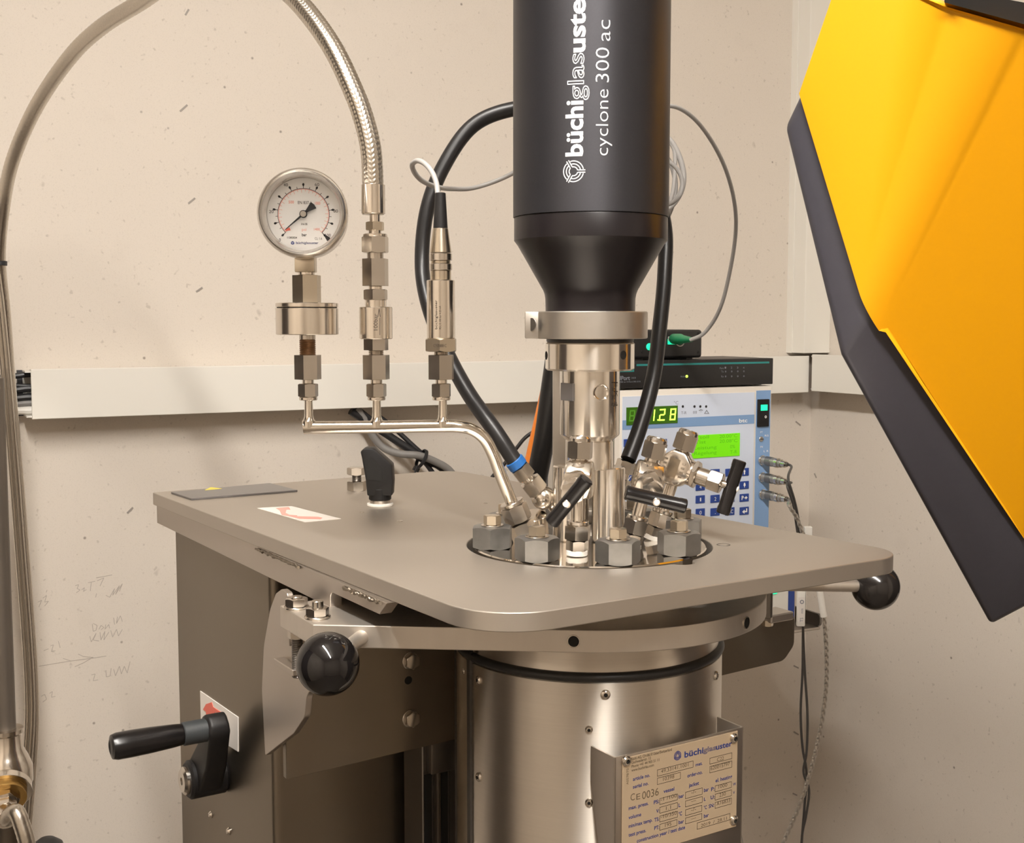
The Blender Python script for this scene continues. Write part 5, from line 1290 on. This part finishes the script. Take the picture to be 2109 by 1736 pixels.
# cable tag
P = at(1650, 1250, 1.53)
tg = thing('cable_clip', 'white plastic clip with printed tag on the thin grey cables', 'clip', at(1650, 1290, 1.53))
kk = mpp(P)
b = MB(); b.box(-9 * kk, 8 * kk, -.003, .003, -40 * kk, 40 * kk, T(P)); b.build('clip_body', 'white_plastic', tg, bevel=(.0015, 2))
b = MB(); b.box(-7 * kk, 5 * kk, -.0034, -.003, -32 * kk, 22 * kk, T(P)); lb2 = b.build('printed_tag', 'sticker_white', tg, smooth=0)
tb = MB(); Mt = Matrix(((0, 1, 0, P.x + 3 * kk), (0, 0, -1, P.y - .0035), (-1, 0, 0, P.z + 12 * kk), (0, 0, 0, 1))); Mt = Matrix(((0, -1, 0, P.x + 3 * kk), (0, 0, -1, P.y - .0036), (1, 0, 0, P.z - 30 * kk), (0, 0, 0, 1)))
put_text(tb, 'TS', Mt, 9 * kk, 9 * kk); put_text(tb, 'mm', Mt @ T(18 * kk, 0, 0), 10 * kk, 8 * kk); tb.ring(2.5 * kk, 4.2 * kk, 0, .0001, Mt @ T(42 * kk, 3 * kk, 0), 20, .00001); tb.build('tag_print', 'ink_grey', lb2, smooth=0)
o = MB(); P = at(1664, 1096, 1.60); kk = mpp(P); o.box(-8 * kk, 8 * kk, -.004, .004, -14 * kk, 12 * kk, T(P)); o = o.build('adhesive_clip', 'white_plastic', base=P, bevel=(.001, 1)); tag(o, 'small milky clip behind the table plate beside the silver cable', 'clip')

# lower device under the table edge: white box with blue edge on a steel shelf
LD = Plane(at(1605, 1240, 1.60) * 1.0, U); LD.p0.z = 0
a0 = LD.uv(1500, 1250)[0]; a1 = LD.uv(1624, 1250)[0]; a2 = LD.uv(1638, 1250)[0]; zt = LD.uv(1600, 1175)[1]; zb_ = LD.uv(1640, 1292)[1]
dv_ = thing('heater_unit', 'white heater unit with dark blue edge half hidden below the table plate', 'device', LD.pt(a1, zb_))
b = MB(); b.box(a0, a1, zb_, zt, -.20, 0, LD.mat(0)); b.build('case', 'white_plastic', dv_, bevel=(.001, 1))
b = MB(); b.box(a1, a2, zb_, zt, -.20, -.001, LD.mat(0)); b.build('blue_edge', 'ctrl_key', dv_, bevel=(.001, 1))
b = MB(); b.box(a2, a2 + .004, zb_, zt, -.19, -.004, LD.mat(0)); b.build('steel_edge', 'clamp_alu', dv_, bevel=(.001, 1))
P = LD.px(1592, 1217, .0); b = MB(); b.box(-.005, .006, -.004, .003, 0, .0015, frame(P, LD.n, LD.u)); b.build('pilot_lamp', 'led_green', dv_, smooth=0)
s0 = LD.uv(1560, 1300)[0]; s1 = LD.uv(1678, 1290)[0]
sh = thing('wall_shelf', 'small bent steel shelf carrying the white heater unit', 'shelf', LD.pt(s1, zb_))
gap = (LD.p0 - WALL.p0).dot(NW)
b = MB(); b.box(s0 - .1, s1, zb_ - .004, zb_ - .0005, -gap, .012, LD.mat(0)); b.build('tray', 'sheet_steel', sh, bevel=(.001, 1))
poly = fillet([(-.06, zb_ - .0005), (s1 * 0 + .012, zb_ - .0005), (.012, zb_ + .017), (-.06, zb_ + .017)], [0, .006, .006, 0], 5)
Ms = Matrix.Identity(4)
for i, c in enumerate((LD.n, Z, LD.n.cross(Z))):
    for k_ in range(3): Ms[k_][i] = c[k_]
Ms.translation = LD.pt(s1, 0, 0)
plate('side_lip', 'dark_steel', sh, [poly], -.002, .002, .0003, Ms)

# ------------------------------------------------------------------ serial hub and small network box on top
hz0 = cu(1430, 797.5)[1]
hb = thing('serial_hub', 'flat black serial hub with teal line standing on the controller', 'hub', CP.pt(0, hz0))
hL = cu(1262)[0]; hR = cu(1588)[0]; hz1 = cu(1500, 739)[1]
b = MB(); b.box(hL, hR, hz0 + .0012, hz1, -.11, .002, MC); hbd = b.build('case', 'hub_black', hb, bevel=(.001, 2))
for x_ in (hL + .01, hR - .02): b = MB(); b.box(x_, x_ + .01, hz0, hz0 + .0012, -.09, -.01, MC); b.build('foot', 'rubber', hb, smooth=0)
def hrect(px0, py0, px1, py1, name, mat, o0=.002, o1=.0024, par=None):
    xm, ym = (px0 + px1) / 2, (py0 + py1) / 2
    m = MB(); m.box(cu(px0, ym)[0], cu(px1, ym)[0], cu(xm, py1)[1], cu(xm, py0)[1], o0, o1, MC); return m.build(name, mat, par or hbd, smooth=0)
hrect(1309, 747, 1582, 751, 'teal_line', 'teal'); hrect(1262, 751, 1304, 766, 'teal_badge', 'teal')
tb = MB(); ptext(tb, CP, .0026, [('UPort', 1270, 783, 1295, 9, .02), ('1410', 1298, 780, 1307, 4), ('USB to 4 Port RS-232', 1272, 788, 1317, 3), ('Active', 1399, 777, 1410, 4), ('Port', 1480, 760, 1488, 4), ('Tx', 1483, 767, 1488, 4), ('Rx', 1483, 777, 1488, 4)] + [(str(i + 1), 1490 + 12.5 * i, 759, 1493 + 12.5 * i, 4) for i in range(4)])
for i in range(4):
    for yy in (765, 775):
        tb.ring(.0006, .0011, .0, .0001, CP.mat(.0026, *CP.uv(1492 + 12.5 * i, yy - .2 * i)), 14, .00001)
tb.build('hub_lettering', 'ink_grey', hbd, smooth=0)
P = CP.px(1414, 775, .002); b = MB(); b.cyl(.0018, 0, .0012, frame(P, CP.n), 20); b.build('active_lamp', 'led_lime', hb)
NB = Plane(CP.p0 - CP.n * .006, U); MN = NB.mat(0)
n0 = NB.uv(1300, 710)[0]; n1 = NB.uv(1447, 710)[0]; nz0 = hz1; nz1 = NB.uv(1400, 679)[1]
nbx = thing('network_box', 'small black box with glowing green lamp on top of the serial hub', 'box', NB.pt((n0 + n1) / 2, nz0))
b = MB(); b.box(n0, n1, nz0 + .002, nz1, -.07, 0, MN); nbc = b.build('case', 'hub_black', nbx, bevel=(.004, 3), smooth=40)
for x_ in (n0 + .012, n1 - .022): b = MB(); b.box(x_, x_ + .01, nz0, nz0 + .002, -.06, -.006, MN); b.build('foot', 'rubber', nbx, smooth=0)
for px, py in ((1438, 687), (1438, 725), (1323, 724)):
    P = NB.px(px, py, 0); b = MB(); b.cyl(.0022, -.001, .0004, frame(P, NB.n), 20); b.build('screw', 'black_plastic', nbx)
P = NB.px(1337, 714, 0); b = MB(); b.cyl(.0045, -.001, .002, frame(P, NB.n), 24); b.build('green_lamp', 'led_green', nbx)
P = NB.px(1400, 702, 0); b = MB(); b.ring(.0062, .0078, -.001, .0012, frame(P, NB.n), 28); b.build('port_ring', 'clamp_alu', nbx)
P = NB.px(1385, 703, 0); b = MB(); b.box(-.0075, .0065, -.0032, .0036, 0, .003, NB.mat(0, *NB.uv(1385, 704))); b.build('port_lamp', 'led_green', nbx, smooth=0)
pe = at(1424, 699.5, 1.515); ps = NB.px(1388, 698, .008); dd_ = (pe - ps).normalized()
b = MB(); L_ = (pe - ps).length; b.lathe([(0, -.006), (.0055, -.005), (.0068, .0), (.0070, L_ * .35), (.0055, L_ * .5), (.0042, L_ * .75), (.0030, L_), (0, L_)], frame(ps, dd_), 28); b.build('green_plug', 'plug_green', gc)
b = MB(); b.box(-.006, .004, -.003, .003, -.009, .0, frame(ps, dd_)); b.build('plug_tip', 'white_plastic', gc, bevel=(.0005, 1))

# ------------------------------------------------------------------ cables behind the stand
cable('black_hose', 'thick black hose with faint print dropping behind the polished coupling', [at(1160, 640, 1.16), at(1148, 720, 1.17), at(1136, 800, 1.18), at(1122, 900, 1.19), at(1106, 985, 1.20), at(1095, 1050, 1.21), at(1085, 1200, 1.22)], .0105, 'rubber_hose', seg=20, cat='hose')
cable('orange_hose', 'orange hose showing beside the thick black hose', [at(1150, 700, 1.215), at(1128, 800, 1.215), at(1108, 890, 1.215), at(1090, 970, 1.215), at(1075, 1050, 1.22), at(1065, 1200, 1.22)], .0068, 'cable_orange', seg=16, cat='hose')
cable('thin_cable', 'thin black cable curving left from the orange hose to the plate edge', [at(1125, 870, 1.25), at(1105, 885, 1.25), at(1082, 901, 1.25), at(1060, 928, 1.25), at(1035, 960, 1.25), at(1012, 985, 1.25), at(990, 1040, 1.25)], .0020, 'cable_black')
def onw(px, py, o): return WALL.px(px, py, o)
cable('bundle_cable', 'light grey cable dropping from the trunking in a curve behind the manifold', [onw(735, 840, .03), onw(755, 872, .03), onw(768, 898, .03), onw(790, 922, .035), onw(822, 934, .05), onw(862, 938, .06), onw(895, 950, .06), onw(925, 968, .06), onw(945, 1000, .06), onw(960, 1060, .06)], .0052, 'cable_grey_dark', seg=14)
for i, (pa_, pb_) in enumerate((((722, 846), (915, 968)), ((742, 846), (925, 972)), ((770, 850), (940, 985)), ((728, 842), (890, 972)))):
    lab = ('thick black cable running slanting from the trunking to the plate edge, left under the tie', 'black cable slanting down through the middle of the cable tie', 'black cable slanting above the grey cable behind the manifold', 'lowest slanting black cable below the cable tie')[i]
    x0, y0 = pa_; x1, y1 = pb_
    mid = [(868 + (i - 1.5) * 3, 944 + (-6, 2, -10, 6)[i])]
    q = [onw(x0, y0, .03), onw(x0 + (mid[0][0] - x0) * .4, y0 + (mid[0][1] - y0) * (.40 if i != 2 else .36), .03), onw(mid[0][0], mid[0][1], .045), onw(x1, y1, .05), onw(x1 + 40, y1 + 60, .05)]
    cable('bundle_cable', lab, q, (.0055, .0038, .0034, .0036)[i], 'cable_black', 'black cables below the trunking', seg=12)
P = onw(868, 945, .055)
o = MB(); d_ = Vector((.45, .2, .9)); M = frame(P, Vector((.75, .3, -.45)), Z)
o.ring(.0125, .0145, -.0022, .0022, M, 28); o.box(-.003, .003, -.003, .003, -.004, .004, M @ T(0, 0, 0) @ T(-.016, 0, 0)); o.tube([P + Vector((-.004, -.014, -.008)), P + Vector((-.010, -.016, -.022))], .0016, 8)
o = o.build('cable_tie', 'cable_black', base=P); tag(o, 'black cable tie holding the cables behind the manifold', 'cable tie')
# cables coming out of the trunking's left end
for i, (y0, y1, rr, mt, lb_) in enumerate(((777, 771, .0035, 'cable_black', 'topmost black cable leaving the left end of the trunking'), (793, 795, .0028, 'cable_black', 'second black cable from the top at the trunking end'), (806, 800, .0045, 'cable_black', 'third black cable from the top at the trunking end'), (822, 818, .0050, 'cable_black', 'lower black cable at the trunking end'), (834, 830, .0045, 'cable_grey_dark', 'dark grey cable at the trunking end above the white conduit'), (846, 845, .0052, 'white_plastic', 'white conduit leaving the lower left end of the trunking'))):
    a = WALL.uv(95, y1)
    q = [WALL.pt(.03, a[1] + .001, .022), WALL.pt(-.004, a[1] + .0005, .022), WALL.px(38, (y0 + y1) / 2, .022), WALL.px(5, y0, .022), WALL.px(-60, y0 + 3 - 4 * i, .022)]
    q = [WALL.pt(.03, WALL.uv(60, y1)[1], .022), WALL.px(58, y1, .022), WALL.px(35, (y0 + y1) / 2, .022), WALL.px(5, y0, .022), WALL.px(-80, y0, .022)]
    cable('trunk_cable', lb_, q, rr, mt, 'cables leaving the trunking', drop=False)

# ------------------------------------------------------------------ yellow hood at the right
YH = 0.80; HK = YH / 1.05
hy = thing('machine_hood', 'large yellow faceted machine hood with dark grey rim at the right edge', 'hood', at(2040, 1272, YH))
V = lambda x, y, Y: at(x, y, Y * HK)
I1 = V(1655, 192, 1.12); I3 = V(1788, 632, 1.09); T1 = V(2037, 39, 1.020); I4 = V(2112, 1098, 1.18)
nR = (T1 - I3).cross(I4 - I3).normalized()
nL = (I1 - I3).cross(T1 - I3).normalized()
TL = onpl(1752, -90, I3, nL); TLm = onpl(1850, -14, I3, nL)
TR = onpl(2190, 83, I3, nR); BR = onpl(2230, 1010, I3, nR)
I1 = onpl(1655, 192, I3, nL)
def offs(p, d): return p + (EYE - p).normalized() * -d
# yellow shell: two flat facets meeting in a soft rounded ridge, with real wall thickness
def bez(p, c, q, n): return [p * (1 - t) ** 2 + c * (2 * t * (1 - t)) + q * t * t for t in [i / n for i in range(n + 1)]]
NB_ = 12
lo = bez(I3 + (I1 - I3).normalized() * .016, I3, I3 + (I4 - I3).normalized() * .022, NB_)
hi = bez(T1 + (TLm - T1).normalized() * .030, T1, T1 + (TR - T1).normalized() * .030, NB_)
loop = [I1] + lo + [I4, BR, TR] + hi[::-1] + [TLm, TL]
m_ = len(loop); vs = loop + [offs(p, .030) for p in loop]
iL = list(range(1, NB_ + 2)); iH = [4 + NB_ + NB_ + 1 - k for k in range(NB_ + 1)]
fs = [(0, iL[0], iH[0], m_ - 2, m_ - 1), (iL[-1], NB_ + 2, NB_ + 3, NB_ + 4, iH[-1])]
fs += [(iL[k], iL[k + 1], iH[k + 1], iH[k]) for k in range(NB_)]
fs += [tuple(m_ + i for i in reversed(f)) for f in fs] + [(i, (i + 1) % m_, m_ + (i + 1) % m_, m_ + i) for i in range(m_)]
b = MB(); b.add(vs, fs)
b.build('yellow_cover', 'hood_yellow', hy, bevel=(.004, 3), smooth=60)
# dark rim below and left of the cover
O1 = V(1655, 186, 1.135); O2 = V(1619, 262, 1.14); O3 = V(1733, 730, 1.12); O4 = V(2040, 1285, 1.21); O5 = V(2240, 1180, 1.235)
I1b, I3b, I4b, BRb = [offs(p, .004) for p in (I1, I3, I4, BR)]
# slide the inner loop slightly under the cover
def tuck(p, t): return p + t
ic = (T1 + I3 + I4) / 3
inn_ = [p + (ic - p).normalized() * .004 for p in (I1b, I3b, I4b, BRb)]
out_ = [O2, O3, O4, O5]
back = [offs(p, .06) for p in out_]
b = MB(); vs = inn_ + out_ + back + [O1, offs(O1, .06)] + [offs(p, .06) for p in inn_]
fs = [(0, 1, 5, 4), (1, 2, 6, 5), (2, 3, 7, 6), (4, 5, 9, 8), (5, 6, 10, 9), (6, 7, 11, 10), (0, 4, 12), (4, 8, 13, 12), (8, 9, 15, 14), (9, 10, 16, 15), (10, 11, 17, 16), (0, 12, 13, 14), (8, 14, 13), (3, 17, 11, 7), (0, 14, 15, 1), (1, 15, 16, 2), (2, 16, 17, 3)]
b.add(vs, fs); b.build('dark_rim', 'hood_dark', hy, bevel=(.006, 4), smooth=80)
# dark panel above the rolled edge and the body behind
q = [onpl(1945, -25, T1, nR) , onpl(1945, 5, T1, nR), onpl(2190, 72, T1, nR), onpl(2190, 20, T1, nR)]
q = [offs(p, .012) for p in q]
b = MB(); b.add(q + [offs(p, .05) for p in q], [(0, 1, 2, 3), (7, 6, 5, 4), (0, 4, 5, 1), (1, 5, 6, 2), (2, 6, 7, 3), (3, 7, 4, 0)]); b.build('top_panel', 'hole_black', hy)
bk_ = [offs(p, .03) for p in (I1, I3, I4, BR, TR, T1)]; ctr = sum((p for p in bk_), Vector()) / 6
bk_ = [p + (ctr - p) * .12 for p in bk_]; bb = [p + Vector((.04, .08, 0)) for p in bk_]
b = MB(); b.add(bk_ + bb, [tuple(range(6)), tuple(range(11, 5, -1))] + [(i, (i + 1) % 6, 6 + (i + 1) % 6, 6 + i) for i in range(6)]); b.build('body', 'hood_dark', hy)
# arm out of the picture that fixes the hood to the right wall
s_ = (BR + TR) / 2 + Vector((-.02, .05, 0)); dd2 = U; tt = (CRN - s_).dot(U)
b = MB(); b.tube([s_, s_ + U * (tt - .002)], .03, 20); b.build('wall_arm', 'hood_dark', hy)
